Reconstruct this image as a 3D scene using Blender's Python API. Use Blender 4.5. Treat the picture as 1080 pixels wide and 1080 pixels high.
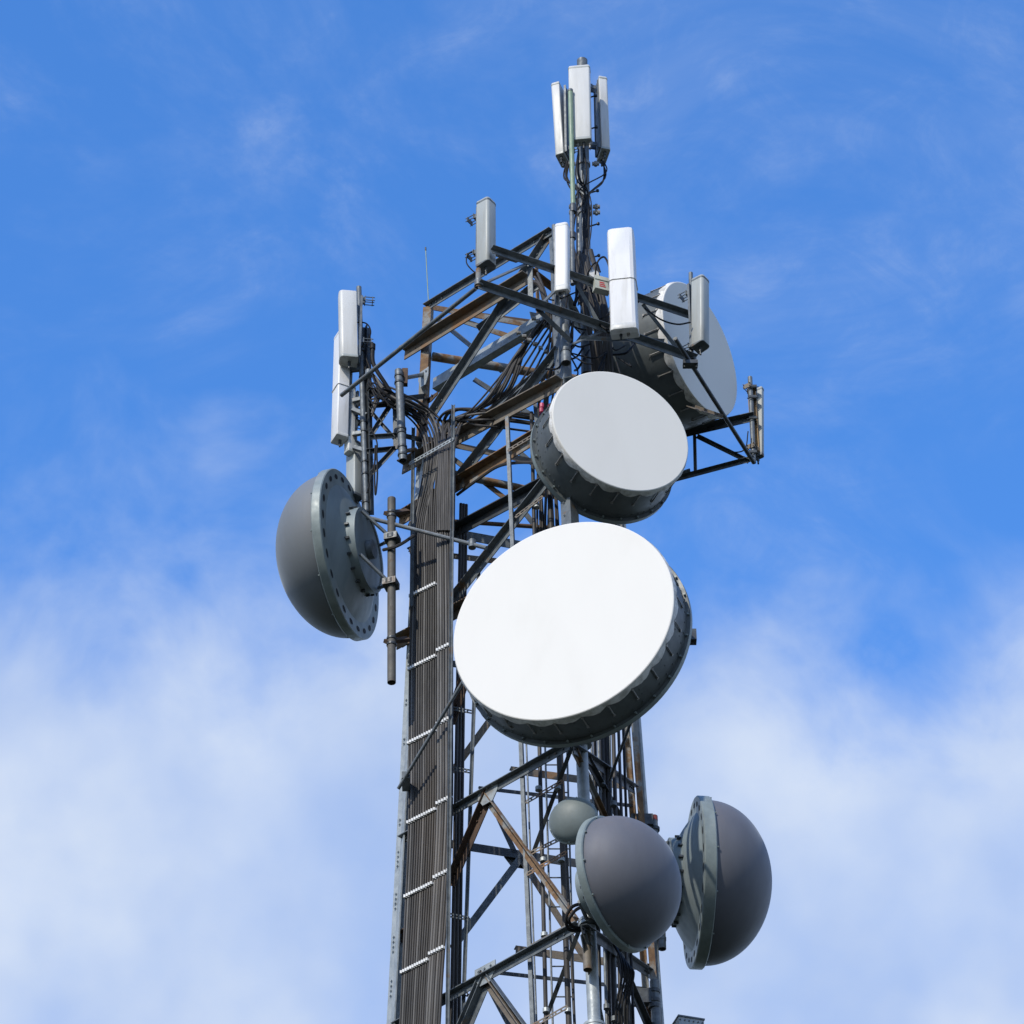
import bpy, math, random
from mathutils import Vector, Matrix
random.seed(7)
R_ = math.radians
scene = bpy.context.scene
for o in list(bpy.data.objects): bpy.data.objects.remove(o)
COL = scene.collection

# ------------------------------------------------------------------ camera
F = 3400.0; PITCH = R_(40); CAM = Vector((0, 0, 1.6))
cd = bpy.data.cameras.new('camera'); cam = bpy.data.objects.new('camera', cd); COL.objects.link(cam)
cd.sensor_width = 36; cd.lens = 36 * F / 1080; cd.clip_start = .1; cd.clip_end = 9000
cam.location = CAM; cam.rotation_euler = (math.pi / 2 + PITCH, 0, 0)
scene.camera = cam
CR = Matrix.Rotation(math.pi / 2 + PITCH, 3, 'X')

# ------------------------------------------------------------------ world + sun
SUN = Vector((-.43, -.66, .62)).normalized()
SKY_STR = .15
def build_world():
    w = bpy.data.worlds.new("World"); scene.world = w; w.use_nodes = True
    nt = w.node_tree; N = nt.nodes; L = nt.links
    for n in list(N): N.remove(n)
    out = N.new('ShaderNodeOutputWorld'); bg = N.new('ShaderNodeBackground'); bg.inputs[1].default_value = SKY_STR
    sky = N.new('ShaderNodeTexSky'); sky.sky_type = 'NISHITA'; sky.sun_disc = False
    sky.sun_elevation = math.asin(SUN.z); sky.sun_rotation = math.atan2(SUN.x, SUN.y)
    sky.altitude = 600; sky.air_density = 1.0; sky.dust_density = .3; sky.ozone_density = 3.0
    hs = N.new('ShaderNodeHueSaturation'); hs.inputs['Saturation'].default_value = 1.16; hs.inputs['Value'].default_value = 1.9
    L.new(sky.outputs[0], hs.inputs['Color'])
    tint = N.new('ShaderNodeMix'); tint.data_type = 'RGBA'; tint.blend_type = 'MULTIPLY'; tint.inputs[0].default_value = 1
    tint.inputs[7].default_value = (.70, .94, 1.17, 1); L.new(hs.outputs[0], tint.inputs[6])
    tc = N.new('ShaderNodeTexCoord'); sep = N.new('ShaderNodeSeparateXYZ'); L.new(tc.outputs['Generated'], sep.inputs[0])
    def noise(scale, detail, rough, sx=1, sy=1, sz=1, loc=(0, 0, 0), dist=0):
        mp = N.new('ShaderNodeMapping'); mp.inputs['Scale'].default_value = (sx, sy, sz); mp.inputs['Location'].default_value = loc
        L.new(tc.outputs['Generated'], mp.inputs[0])
        n = N.new('ShaderNodeTexNoise'); n.inputs['Scale'].default_value = scale; n.inputs['Detail'].default_value = detail
        n.inputs['Roughness'].default_value = rough; n.inputs['Distortion'].default_value = dist
        L.new(mp.outputs[0], n.inputs['Vector']); return n.outputs['Fac']
    def m(op, a, b=None, c=None, clamp=False):
        n = N.new('ShaderNodeMath'); n.operation = op; n.use_clamp = clamp
        for i, v in enumerate((a, b, c)):
            if v is None: continue
            if isinstance(v, (int, float)): n.inputs[i].default_value = v
            else: L.new(v, n.inputs[i])
        return n.outputs[0]
    def smooth(v, a, b):
        n = N.new('ShaderNodeMapRange'); n.interpolation_type = 'SMOOTHSTEP'
        n.inputs['From Min'].default_value = a; n.inputs['From Max'].default_value = b
        L.new(v, n.inputs['Value']); return n.outputs[0]
    # low cloud bank: thickest near the horizon
    big = noise(7, 4, .5, loc=(.3, .1, 2.2)); mid = noise(20, 6, .55, loc=(1.1, 0, .4), dist=.3)
    # h: signed height below the bank's top, 0 near elevation 38 deg
    h = m('MULTIPLY', m('SUBTRACT', .620, sep.outputs['Z']), 11)
    h = m('ADD', h, m('MULTIPLY', m('SUBTRACT', big, .5), 1.5))
    h = m('ADD', h, m('MULTIPLY', m('SUBTRACT', mid, .5), 1.0))
    ax = m('MULTIPLY', sep.outputs['X'], -.35)
    bank = smooth(m('ADD', h, ax), -.30, .50)
    # thin veils in the upper sky
    veil = smooth(noise(7, 8, .62, sx=1, sy=1, sz=1.6, loc=(4, 2, 1), dist=.8), .42, .80)
    wisp = smooth(noise(26, 8, .68, sx=1, sy=1.6, sz=1.0, loc=(1, 7, 3), dist=.9), .40, .80)
    veil = m('MULTIPLY', veil, m('ADD', .16, m('MULTIPLY', wisp, .34)))
    tex = noise(13, 8, .62, loc=(2, 5, 1))
    dens = m('MAXIMUM', m('MULTIPLY', bank, m('ADD', .58, m('MULTIPLY', tex, .56)), None, True), veil)
    cc = N.new('ShaderNodeMix'); cc.data_type = 'RGBA'
    k = 1 / SKY_STR
    cc.inputs[6].default_value = (.45 * k, .58 * k, .86 * k, 1); cc.inputs[7].default_value = (.74 * k, .82 * k, .94 * k, 1)
    L.new(smooth(noise(8, 4, .5, loc=(7, 1, 3)), .35, .65), cc.inputs[0])
    mx = N.new('ShaderNodeMix'); mx.data_type = 'RGBA'
    L.new(dens, mx.inputs[0]); L.new(tint.outputs[2], mx.inputs[6]); L.new(cc.outputs[2], mx.inputs[7])
    L.new(mx.outputs[2], bg.inputs[0]); L.new(bg.outputs[0], out.inputs[0])
build_world()
sd = bpy.data.lights.new('sun', 'SUN'); sd.energy = 3.3; sd.angle = R_(.5); sd.color = (1, .94, .84)
sun = bpy.data.objects.new('sun', sd); COL.objects.link(sun)
sun.rotation_euler = SUN.to_track_quat('Z', 'Y').to_euler(); sun.location = (-20, -20, 60)
scene.view_settings.view_transform = 'Standard'; scene.view_settings.look = 'None'
scene.view_settings.gamma = 1; scene.view_settings.exposure = 0
scene.render.engine = 'CYCLES'

# ------------------------------------------------------------------ projection helpers (photo pixels -> world points)
def ray(px, py): return CR @ Vector((px - 540, 540 - py, -F))
def at(px, py, Y): d = ray(px, py); return CAM + d * ((Y - CAM.y) / d.y)
def hit(px, py, p, n): d = ray(px, py); return CAM + d * ((p - CAM).dot(n) / d.dot(n))
def pxsize(p): # metres covered by one photo pixel at p
    return (p - CAM).dot(CR @ Vector((0, 0, -1))) / F

# ------------------------------------------------------------------ materials
def mat(name, c1, c2=None, rough=.6, metal=0, scale=6, lo=.4, hi=.62, bump=.0, c3=None, s3=2.2, lo3=.52, hi3=.66, streak=1.0, spec=.5, rvar=.1, bscale=None):
    m = bpy.data.materials.new(name); m.use_nodes = True; nt = m.node_tree; N = nt.nodes; L = nt.links
    b = N['Principled BSDF']; b.inputs['Roughness'].default_value = rough; b.inputs['Metallic'].default_value = metal
    b.inputs['Specular IOR Level'].default_value = spec
    tc = N.new('ShaderNodeTexCoord'); mp = N.new('ShaderNodeMapping'); mp.inputs['Scale'].default_value = (1, 1, streak)
    L.new(tc.outputs['Object'], mp.inputs[0])
    def ns(sc, det=6):
        n = N.new('ShaderNodeTexNoise'); n.inputs['Scale'].default_value = sc; n.inputs['Detail'].default_value = det; n.inputs['Roughness'].default_value = .62
        L.new(mp.outputs[0], n.inputs['Vector']); return n.outputs['Fac']
    def rng(v, a, c, o0=0, o1=1):
        r = N.new('ShaderNodeMapRange'); r.inputs['From Min'].default_value = a; r.inputs['From Max'].default_value = c
        r.inputs['To Min'].default_value = o0; r.inputs['To Max'].default_value = o1; L.new(v, r.inputs['Value']); return r.outputs[0]
    def mix(f, a, c):
        x = N.new('ShaderNodeMix'); x.data_type = 'RGBA'; L.new(f, x.inputs[0])
        for i, v in ((6, a), (7, c)):
            if isinstance(v, tuple): x.inputs[i].default_value = (*v, 1)
            else: L.new(v, x.inputs[i])
        return x.outputs[2]
    n1 = ns(scale)
    col = mix(rng(n1, lo, hi), c1, c2 or tuple(x * .8 for x in c1))
    if c3: col = mix(rng(ns(s3, 8), lo3, hi3), col, c3)
    L.new(col, b.inputs['Base Color'])
    L.new(rng(ns(scale * 2.3), .3, .7, max(rough - rvar, .02), min(rough + rvar, 1)), b.inputs['Roughness'])
    if bump:
        bp = N.new('ShaderNodeBump'); bp.inputs['Strength'].default_value = bump; bp.inputs['Distance'].default_value = .01
        L.new(ns(bscale or scale * 6), bp.inputs['Height']); L.new(bp.outputs[0], b.inputs['Normal'])
    return m
M = dict(
    galv=mat('galvanised_steel', (.165, .185, .195), (.105, .12, .13), .55, .25, 9, bump=.15, c3=(.18, .12, .07), s3=3.5, lo3=.60, hi3=.68),
    pale=mat('pale_zinc_steel', (.40, .43, .43), (.28, .31, .32), .5, .2, 8, bump=.15, c3=(.24, .2, .15), lo3=.6, hi3=.72),
    dark=mat('dark_steel', (.075, .085, .09), (.045, .05, .055), .5, .3, 9, bump=.15, c3=(.09, .06, .04), lo3=.6, hi3=.72),
    tan=mat('weathered_brown_steel', (.21, .18, .14), (.14, .115, .09), .7, .1, 7, bump=.25, c3=(.24, .13, .06), s3=1.6, lo3=.52, hi3=.64),
    pipe=mat('brown_grey_pipe', (.13, .12, .10), (.095, .088, .078), .7, .1, 6, bump=.15, c3=(.15, .10, .06), s3=2, lo3=.55, hi3=.7),
    rust=mat('rusty_steel', (.24, .145, .07), (.15, .085, .045), .85, 0, 10, bump=.4, c3=(.25, .25, .235), s3=2.4, lo3=.49, hi3=.56),
    rustd=mat('dark_rusty_steel', (.10, .062, .04), (.06, .04, .03), .85, 0, 10, bump=.4, c3=(.15, .09, .05), s3=2, lo3=.5, hi3=.65),
    cable2=mat('grey_cable_sheath', (.15, .143, .135), (.11, .105, .098), .55, 0, 5, c3=(.17, .15, .13), s3=1.2, lo3=.5, hi3=.7, spec=.22, streak=.2),
    cable=mat('black_cable_sheath', (.062, .058, .055), (.042, .040, .038), .55, 0, 5, c3=(.075, .062, .05), s3=1.2, lo3=.5, hi3=.7, spec=.22, streak=.2),
    jumper=mat('black_rubber', (.016, .016, .017), (.01, .01, .01), .6, 0, 8, spec=.2),
    clamp=mat('white_plastic_clamp', (.85, .85, .83), (.7, .7, .68), .5, 0, 12),
    white=mat('white_radome', (.80, .79, .77), (.72, .71, .69), .42, 0, 6, lo=.35, hi=.75, c3=(.50, .48, .43), s3=7, lo3=.56, hi3=.85, streak=.12),
    offwhite=mat('off_white_radome', (.66, .655, .62), (.58, .575, .54), .45, 0, 6, c3=(.42, .40, .35), s3=7, lo3=.55, hi3=.85, streak=.12),
    greygreen=mat('grey_green_radome', (.42, .44, .41), (.35, .37, .35), .45, 0, 6, c3=(.27, .26, .22), s3=7, lo3=.55, hi3=.85, streak=.12),
    green=mat('green_fibreglass', (.26, .34, .22), (.20, .28, .18), .45, 0, 6),
    tanpanel=mat('brown_panel_back', (.42, .26, .11), (.30, .18, .08), .7, 0, 5, bump=.1),
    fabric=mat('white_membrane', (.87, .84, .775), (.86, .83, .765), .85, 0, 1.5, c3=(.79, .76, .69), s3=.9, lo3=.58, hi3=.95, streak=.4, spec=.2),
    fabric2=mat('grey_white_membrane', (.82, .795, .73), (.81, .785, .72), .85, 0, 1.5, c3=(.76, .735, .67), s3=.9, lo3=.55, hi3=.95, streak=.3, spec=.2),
    hem=mat('dirty_membrane_hem', (.82, .80, .76), (.50, .48, .43), .85, 0, 9, bump=.3),
    shroud=mat('dark_grey_shroud', (.12, .135, .135), (.08, .092, .094), .5, .1, 3, bump=.08, c3=(.13, .14, .135), s3=1.4, lo3=.5, hi3=.8),
    rim=mat('grey_green_rim', (.25, .295, .285), (.19, .225, .22), .5, .1, 4, bump=.08, c3=(.3, .31, .29), s3=1.5, lo3=.55, hi3=.8),
    back=mat('grey_green_reflector_back', (.22, .265, .27), (.17, .205, .21), .55, .1, 2.5, bump=.1, c3=(.29, .31, .3), s3=1.1, lo3=.5, hi3=.85, streak=.4),
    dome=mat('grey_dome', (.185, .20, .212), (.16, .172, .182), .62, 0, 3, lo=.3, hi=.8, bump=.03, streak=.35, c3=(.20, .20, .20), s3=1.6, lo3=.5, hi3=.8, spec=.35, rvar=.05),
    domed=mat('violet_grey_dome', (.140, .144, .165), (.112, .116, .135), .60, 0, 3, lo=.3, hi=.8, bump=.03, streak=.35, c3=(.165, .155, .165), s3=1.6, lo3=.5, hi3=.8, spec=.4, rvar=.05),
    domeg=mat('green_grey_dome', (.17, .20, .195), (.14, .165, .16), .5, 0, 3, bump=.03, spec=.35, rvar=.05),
    hole=mat('dark_hole', (.012, .012, .013), (.008, .008, .009), .8),
    bolt=mat('bright_bolt', (.34, .34, .32), (.22, .2, .18), .55, .4, 20),
    red=mat('red_band', (.6, .04, .05), (.45, .03, .04), .5), pink=mat('pink_tape', (.62, .08, .18), (.5, .05, .13), .5),
    redcap=mat('red_brown_cap', (.26, .05, .03), (.18, .04, .02), .5),
    box=mat('cream_box', (.52, .54, .47), (.44, .46, .4), .5, 0, 6),
    grass=mat('grass_ground', (.02, .028, .012), (.035, .035, .018), .95, 0, .3, bump=.3, c3=(.05, .045, .035), s3=.08),
)

for _k in ('dome', 'domed', 'domeg'):   # bluish sheen at grazing angles, imitating the sky's reflection along the dome edges
    _b = M[_k].node_tree.nodes['Principled BSDF']; _b.inputs['Sheen Weight'].default_value = .2; _b.inputs['Sheen Roughness'].default_value = .35
    _b.inputs['Sheen Tint'].default_value = (.8, .9, 1, 1)

# ------------------------------------------------------------------ mesh helpers
ROOT = {}
class MB:
    def __init__(s): s.v = []; s.f = []; s.mi = []; s.cur = 0
    def add(s, vs, fs):
        o = len(s.v); s.v += [Vector(v) for v in vs]; s.f += [tuple(i + o for i in f) for f in fs]; s.mi += [s.cur] * len(fs); return s
    def build(s, name, m, parent=None, local=False, smooth=35, xf=None):
        me = bpy.data.meshes.new(name); vs = s.v
        if xf is not None: vs = [xf @ v for v in vs]
        if parent is not None and not local:
            inv = ROOT[parent.name].inverted(); vs = [inv @ v for v in vs]
        me.from_pydata([tuple(v) for v in vs], [], s.f)
        ms = m if isinstance(m, (list, tuple)) else [m]
        for x in ms: me.materials.append(M[x] if isinstance(x, str) else x)
        for p, i in zip(me.polygons, s.mi): p.material_index = i
        me.validate(); me.update()
        import bmesh as bmm
        bm = bmm.new(); bm.from_mesh(me); bmm.ops.recalc_face_normals(bm, faces=bm.faces); bm.to_mesh(me); bm.free()
        if smooth:
            for p in me.polygons: p.use_smooth = True
            me.set_sharp_from_angle(angle=R_(smooth))
        o = bpy.data.objects.new(name, me); COL.objects.link(o)
        if parent is not None:
            o.parent = parent
            ROOT[o.name] = ROOT[parent.name].copy()
        else: ROOT[o.name] = Matrix()
        return o
    def box(s, lo, hi, xf=None):
        (a, b, c), (d, e, f) = lo, hi
        vs = [Vector(p) for p in ((a,b,c),(d,b,c),(d,e,c),(a,e,c),(a,b,f),(d,b,f),(d,e,f),(a,e,f))]
        if xf is not None: vs = [xf @ v for v in vs]
        return s.add(vs, [(0,3,2,1),(4,5,6,7),(0,1,5,4),(1,2,6,5),(2,3,7,6),(3,0,4,7)])
    def prism(s, p0, p1, prof, u_hint, up=Vector((0, 0, 1))):
        """sweep a 2D profile (u outward, v up) from p0 to p1"""
        w = (p1 - p0).normalized(); u = (u_hint - w * u_hint.dot(w)).normalized(); v = w.cross(u)
        if v.dot(up) < 0: v = -v
        n = len(prof); vs = [p0 + u * a + v * b for a, b in prof] + [p1 + u * a + v * b for a, b in prof]
        return s.add(vs, [tuple(range(n)), tuple(range(2 * n - 1, n - 1, -1))] + [(i, (i + 1) % n, n + (i + 1) % n, n + i) for i in range(n)])
    def angle(s, p0, p1, w, out, t=None, w2=None):
        t = t or w * .1; w2 = w2 or w
        return s.prism(p0, p1, [(0, 0), (w2, 0), (w2, -t), (t, -t), (t, -w), (0, -w)], out)
    def flat(s, p0, p1, w, t, out): return s.prism(p0, p1, [(-t/2, -w/2), (t/2, -w/2), (t/2, w/2), (-t/2, w/2)], out)
    def tube(s, pts, r, n=8, cap=True, rs=None):
        pts = [Vector(p) for p in pts]; m = len(pts); vs = []
        t = (pts[1] - pts[0]).normalized(); a = Vector((0, 0, 1)) if abs(t.z) < .9 else Vector((1, 0, 0))
        u = t.cross(a).normalized()
        for i, p in enumerate(pts):
            t = (pts[min(i + 1, m - 1)] - pts[max(i - 1, 0)])
            if t.length < 1e-9: t = Vector((0, 0, 1))
            t.normalize(); u = (u - t * u.dot(t)).normalized(); v = t.cross(u); rr = rs[i] if rs else r
            vs += [p + (u * math.cos(k * 2 * math.pi / n) + v * math.sin(k * 2 * math.pi / n)) * rr for k in range(n)]
        fs = [(i * n + k, i * n + (k + 1) % n, (i + 1) * n + (k + 1) % n, (i + 1) * n + k) for i in range(m - 1) for k in range(n)]
        if cap: fs += [tuple(range(n)), tuple(range(m * n - 1, (m - 1) * n - 1, -1))]
        return s.add(vs, fs)
    def pipe(s, p0, p1, r, n=20, wall=.12):
        """pipe with open, recessed ends"""
        p0 = Vector(p0); p1 = Vector(p1); w = (p1 - p0).normalized(); d = r * 1.2; ri = r * (1 - wall)
        return s.tube([p0 + w * d, p0 + w * d * .999, p0, p0 + w * 1e-4, p1 - w * 1e-4, p1, p1 - w * d * .999, p1 - w * d], r, n,
                      rs=[.001, ri, ri, r, r, ri, ri, .001], cap=False) if False else s._pipe(p0, p1, r, ri, d, n)
    def _pipe(s, p0, p1, r, ri, d, n):
        w = (p1 - p0).normalized(); a = Vector((0, 0, 1)) if abs(w.z) < .9 else Vector((1, 0, 0)); u = w.cross(a).normalized(); v = w.cross(u)
        rings = [(p0 + w * d, ri), (p0, ri), (p0, r), (p1, r), (p1, ri), (p1 - w * d, ri)]
        vs = [c + (u * math.cos(k * 2 * math.pi / n) + v * math.sin(k * 2 * math.pi / n)) * rr for c, rr in rings for k in range(n)]
        fs = [(i * n + k, i * n + (k + 1) % n, (i + 1) * n + (k + 1) % n, (i + 1) * n + k) for i in range(5) for k in range(n)]
        return s.add(vs, fs + [tuple(range(n)), tuple(range(6 * n - 1, 5 * n - 1, -1))])
    def lathe(s, prof, n=64, closed=False):
        """profile (x, r) turned about the local X axis"""
        vs = []; ids = []
        for x, r in prof:
            if r < 1e-6: ids.append([len(vs)] * n); vs.append(Vector((x, 0, 0)))
            else:
                ids.append(list(range(len(vs), len(vs) + n)))
                vs += [Vector((x, r * math.cos(k * 2 * math.pi / n), r * math.sin(k * 2 * math.pi / n))) for k in range(n)]
        fs = []; P = len(ids)
        for i in range(P if closed else P - 1):
            A = ids[i]; B = ids[(i + 1) % P]
            for k in range(n):
                q = (k + 1) % n; f = [A[k], A[q], B[q], B[k]]; g = []
                for z in f:
                    if z not in g: g.append(z)
                if len(g) > 2: fs.append(tuple(g))
        return s.add(vs, fs)
    def band(s, c, r, h, w=Vector((0, 0, 1)), n=16):
        c = Vector(c); return s.tube([c - w * h / 2, c + w * h / 2], r, n)

def spline(pts, n=8):
    pts = [Vector(p) for p in pts]; out = []
    P = [pts[0] * 2 - pts[1]] + pts + [pts[-1] * 2 - pts[-2]]
    for i in range(1, len(P) - 2):
        a, b, c, d = P[i - 1], P[i], P[i + 1], P[i + 2]
        for k in range(n):
            t = k / n; out.append(.5 * ((2 * b) + (c - a) * t + (2 * a - 5 * b + 4 * c - d) * t * t + (3 * b - a - 3 * c + d) * t ** 3))
    return out + [pts[-1]]

def thing(name, label, cat, loc=(0, 0, 0), X=None, group=None):
    """Empty at the thing's base; X = direction of its local X axis (horizontal-ish), Z kept upward"""
    o = bpy.data.objects.new(name, None); COL.objects.link(o); o.empty_display_size = .2
    o.location = loc; m = Matrix.Translation(Vector(loc))
    if X is not None:
        x = Vector(X).normalized(); y = Vector((0, 0, 1)).cross(x).normalized(); z = x.cross(y)
        rot = Matrix((x, y, z)).transposed(); m = m @ rot.to_4x4(); o.rotation_euler = rot.to_euler()
    ROOT[o.name] = m; o['label'] = label; o['category'] = cat
    if group: o['group'] = group
    return o
def rep(part, n, parent, angles):
    """copies of a part turned about the parent's X axis"""
    for a in angles[1:]:
        c = part.copy(); COL.objects.link(c); c.parent = parent; c.rotation_euler = (a, 0, 0)

# ------------------------------------------------------------------ ground (reaches the horizon; out of the picture)
g = MB(); S = 4000
g.add([(-S, -S, 0), (S, -S, 0), (S, S, 0), (-S, S, 0)], [(0, 1, 2, 3)])
go = g.build('ground', 'grass', smooth=0); go['kind'] = 'structure'

# ------------------------------------------------------------------ tower geometry
def side(z): return 3.3 - .0624 * (z - 21.7)
def leg(n, z):
    a = R_({'L': 165, 'N': 285, 'R': 45}[n]); r = side(z) / math.sqrt(3)
    return Vector((.39 - .0128 * (z - 21.7) + r * math.cos(a), 33 + r * math.sin(a), z))
def legpy(n, py):
    z = 20
    for _ in range(30):
        p = leg(n, z); el = PITCH + math.atan((540 - py) / F)
        # exact enough: intersect with the horizontal-through ray using the point's own x
        d = ray(540 + (p.x * F / ((p - CAM).dot(CR @ Vector((0, 0, -1))))), py); q = CAM + d * (p.y / d.y); z = q.z
    return leg(n, z)
OUT = {}
def plane(a, b):
    p, q, r = leg(a, 20), leg(b, 20), leg(a, 32); n = (q - p).cross(r - p).normalized()
    c = (leg('L', 25) + leg('N', 25) + leg('R', 25)) / 3
    if n.dot(p - c) < 0: n = -n
    OUT[a + b] = n; return p, n
PL = {'LN': plane('L', 'N'), 'LR': plane('L', 'R'), 'NR': plane('N', 'R')}
def on(face, x, y, off=0): p, n = PL[face]; return hit(x, y, p + n * off, n)

tower = thing('lattice_tower', 'tall triangular lattice tower of grey and rusty steel carrying all the dishes and antennas', 'tower', (.67, 33, 0))
def mem(face, x0, y0, x1, y1, kind, w, m, name, off=0, w2=None, inward=False):
    a = on(face, x0, y0, off); b = on(face, x1, y1, off); o = OUT[face] * (-1 if inward else 1); mb = MB()
    if kind == 'L': mb.angle(a, b, w, o, max(.012, w * .1), w2 or w * .8)
    elif kind == 'P': mb.tube([a, b], w / 2, 14)
    elif kind == 'F': mb.flat(a, b, w, w2 or .012, o)
    elif kind == 'C': mb.prism(a, b, [(0, 0), (w2, 0), (w2, -.012), (.012, -.012), (.012, -w + .012), (w2, -w + .012), (w2, -w), (0, -w)], o)
    # bolts near the ends
    d = (b - a).normalized(); v = Vector((0, 0, 1))
    if kind in 'LC' and w > .08:
        for q, sg in ((a, 1), (b, -1)):
            for k in (.1, .22, .34):
                c = q + d * sg * k - v * (w * .5); mb.tube([c, c + o * (.03 if kind == 'L' else .02)], .013, 6)
    return mb.build(name, m, tower, smooth=30)
# legs: left (angle iron, galvanised then rusty on top), near (round pipe), right (rusty double angle)
zT = 33.35
nL = (OUT['LN'] + OUT['LR']).normalized()
mb = MB(); a, b = leg('L', 0), leg('L', legpy('L', 470).z)
tang = (leg('L', 20) - leg('N', 20)).normalized()
mb.prism(a, b, [(0, 0), (.17, 0), (.17, .018), (.018, .018), (.018, .17), (0, .17)], -OUT['LR'], up=OUT['LN'] * -1 + Vector((.3, 0, 0)))
mb.prism(a - OUT['LN'] * .03 + tang * .03, b - OUT['LN'] * .03 + tang * .03, [(-.01, -.07), (.01, -.07), (.01, .07), (-.01, .07)], OUT['LN'], up=tang)
z = 21.5
while z < 27.5:
    for k in range(4 if int(z * 10) % 3 else 2):
        c = leg('L', z + k * .07) + tang * .045; mb.tube([c - OUT['LN'] * .01, c + OUT['LN'] * .004], .014, 6)
    z += .62
mb.build('leg', 'pale', tower)
mb = MB(); a, b = legpy('L', 470), legpy('L', 326)
mb.prism(a, b, [(-.06, -.06), (.06, -.06), (.06, .06), (-.06, .06)], Vector((-.3, -1, 0)), up=Vector((1, 0, 0)))
mb.build('leg_top', 'rust', tower)
mb = MB(); a, b = leg('N', 0), legpy('N', 560); mb.tube([a, b], .072, 20)
for z in [20.2, 21.6, 23.2, 24.2, 26.3]:
    c = leg('N', z); d = (leg('N', z + 1) - c).normalized(); mb.band(c, .125, .035, d, 20); mb.band(c + d * .045, .125, .035, d, 20)
mb.build('leg', 'pale', tower)
mb = MB(); a, b = legpy('N', 560), legpy('N', 243); o1 = OUT['LN']; o2 = OUT['NR']
mb.prism(a, b, [(0, 0), (.16, 0), (.16, .015), (.015, .015), (.015, .16), (0, .16)], Vector((-.75, .66, 0)), up=Vector((.95, .3, 0)))
for k in range(26):
    c = a.lerp(b, (k + .5) / 26) + Vector((-.75, .66, 0)) * .1
    mb.tube([c - Vector((.66, .75, 0)) * .012, c - Vector((.66, .75, 0)) * .02], .012, 6)
mb.build('leg_top', 'galv', tower)
mb = MB(); a, b = leg('R', 0), leg('R', zT - 1.2)
mb.prism(a, b, [(0, 0), (.09, 0), (.09, .014), (.014, .014), (.014, .12), (0, .12)], Vector((-1, .1, 0)), up=Vector((0, -1, 0)))
mb.prism(a + Vector((.055, -.06, 0)), b + Vector((.055, -.06, 0)), [(-.04, -.009), (.04, -.009), (.04, .009), (-.04, .009)], Vector((1, .1, 0)), up=Vector((0, -1, 0)))
mb.build('leg', 'rust', tower)
mb = MB(); mb.tube([a + Vector((.125, .02, 0)), b + Vector((.125, .02, 0))], .028, 12); mb.build('leg_stiffener', 'pale', tower)

HB = 'horizontal_beam'; DB = 'diagonal_brace'
# front-left face (facing the camera's left)
mem('LN', 450, 323, 583, 242, 'L', .10, 'galv', HB, .02)
mem('LN', 428, 370, 558, 290, 'L', .17, 'tan', HB, .10)
mem('LN', 426, 490, 594, 400, 'L', .17, 'tan', HB, .04)
mem('LN', 422, 546, 592, 443, 'L', .16, 'rust', HB, .0)
mem('LN', 436, 582, 596, 497, 'L', .15, 'dark', HB, -.06)
mem('LN', 420, 675, 594, 584, 'L', .16, 'tan', HB, .0)
mem('LN', 424, 884, 601, 784, 'L', .10, 'galv', HB, .02)
mem('LN', 417, 1081, 611, 974, 'L', .10, 'galv', HB, .02)
mem('LN', 453, 441, 582, 244, 'L', .12, 'galv', DB, -.03)
mem('LN', 484, 505, 590, 368, 'L', .12, 'galv', DB, -.05)
mem('LN', 462, 652, 596, 482, 'L', .12, 'galv', DB, -.03)
mem('LN', 516, 836, 474, 934, 'L', .12, 'rustd', DB, -.03)
mem('LN', 514, 836, 611, 969, 'L', .10, 'rust', DB, -.03)
mem('LN', 512, 1026, 470, 1124, 'L', .12, 'galv', DB, -.03)
mem('LN', 512, 1026, 612, 1168, 'L', .10, 'tan', DB, -.03)
mem('LN', 517, 634, 474, 765, 'L', .12, 'rustd', DB, -.03)
mem('LN', 517, 634, 604, 778, 'L', .10, 'rust', DB, -.03)
# long pale channel crossing under the head frame
mem('LN', 457, 399, 572, 329, 'C', .19, 'pale', 'channel_beam', -.35, .12, True)
mem('LN', 470, 470, 592, 372, 'C', .12, 'galv', 'channel_beam', -.35, .05)
# back face
for q in [(455, 324, 560, 343, 'F', .10, 'rust'), (480, 326, 575, 339, 'L', .08, 'rustd'), (456, 376, 640, 405, 'P', .13, 'rust'),
          (450, 460, 640, 500, 'L', .10, 'tan'), (440, 492, 640, 534, 'P', .11, 'rust'), (434, 547, 650, 561, 'P', .06, 'rustd'),
          (432, 549, 655, 590, 'L', .15, 'galv'), (432, 578, 655, 604, 'L', .09, 'tan'), (430, 690, 662, 722, 'L', .10, 'galv'),
          (426, 878, 680, 917, 'L', .12, 'dark'), (539, 808, 668, 826, 'L', .11, 'tan'), (505, 829, 668, 848, 'L', .05, 'dark'),
          (544, 997, 690, 1017, 'L', .11, 'tan'), (518, 1023, 690, 1042, 'L', .05, 'dark'), (418, 1094, 700, 1132, 'L', .12, 'dark')]:
    mem('LR', *q[:4], q[4], q[5], q[6], HB)
for q in [(490, 339, 552, 360, 'F', .10, 'rust'), (461, 336, 530, 392, 'F', .08, 'galv'), (460, 470, 545, 535, 'F', .08, 'tan'),
          (500, 400, 580, 450, 'F', .09, 'galv'), (548, 900, 474, 998, 'L', .09, 'galv'), (552, 903, 622, 1012, 'L', .09, 'tan'),
          (556, 700, 474, 812, 'L', .09, 'tan'), (556, 700, 625, 820, 'L', .09, 'galv'), (519, 841, 546, 899, 'L', .07, 'dark'),
          (540, 470, 620, 540, 'F', .08, 'galv'), (545, 530, 600, 600, 'F', .08, 'galv'), (512, 1028, 545, 1090, 'L', .07, 'dark')]:
    mem('LR', *q[:4], q[4], q[5], q[6], DB, .0 if q[4] != 'F' else .05)
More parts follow.
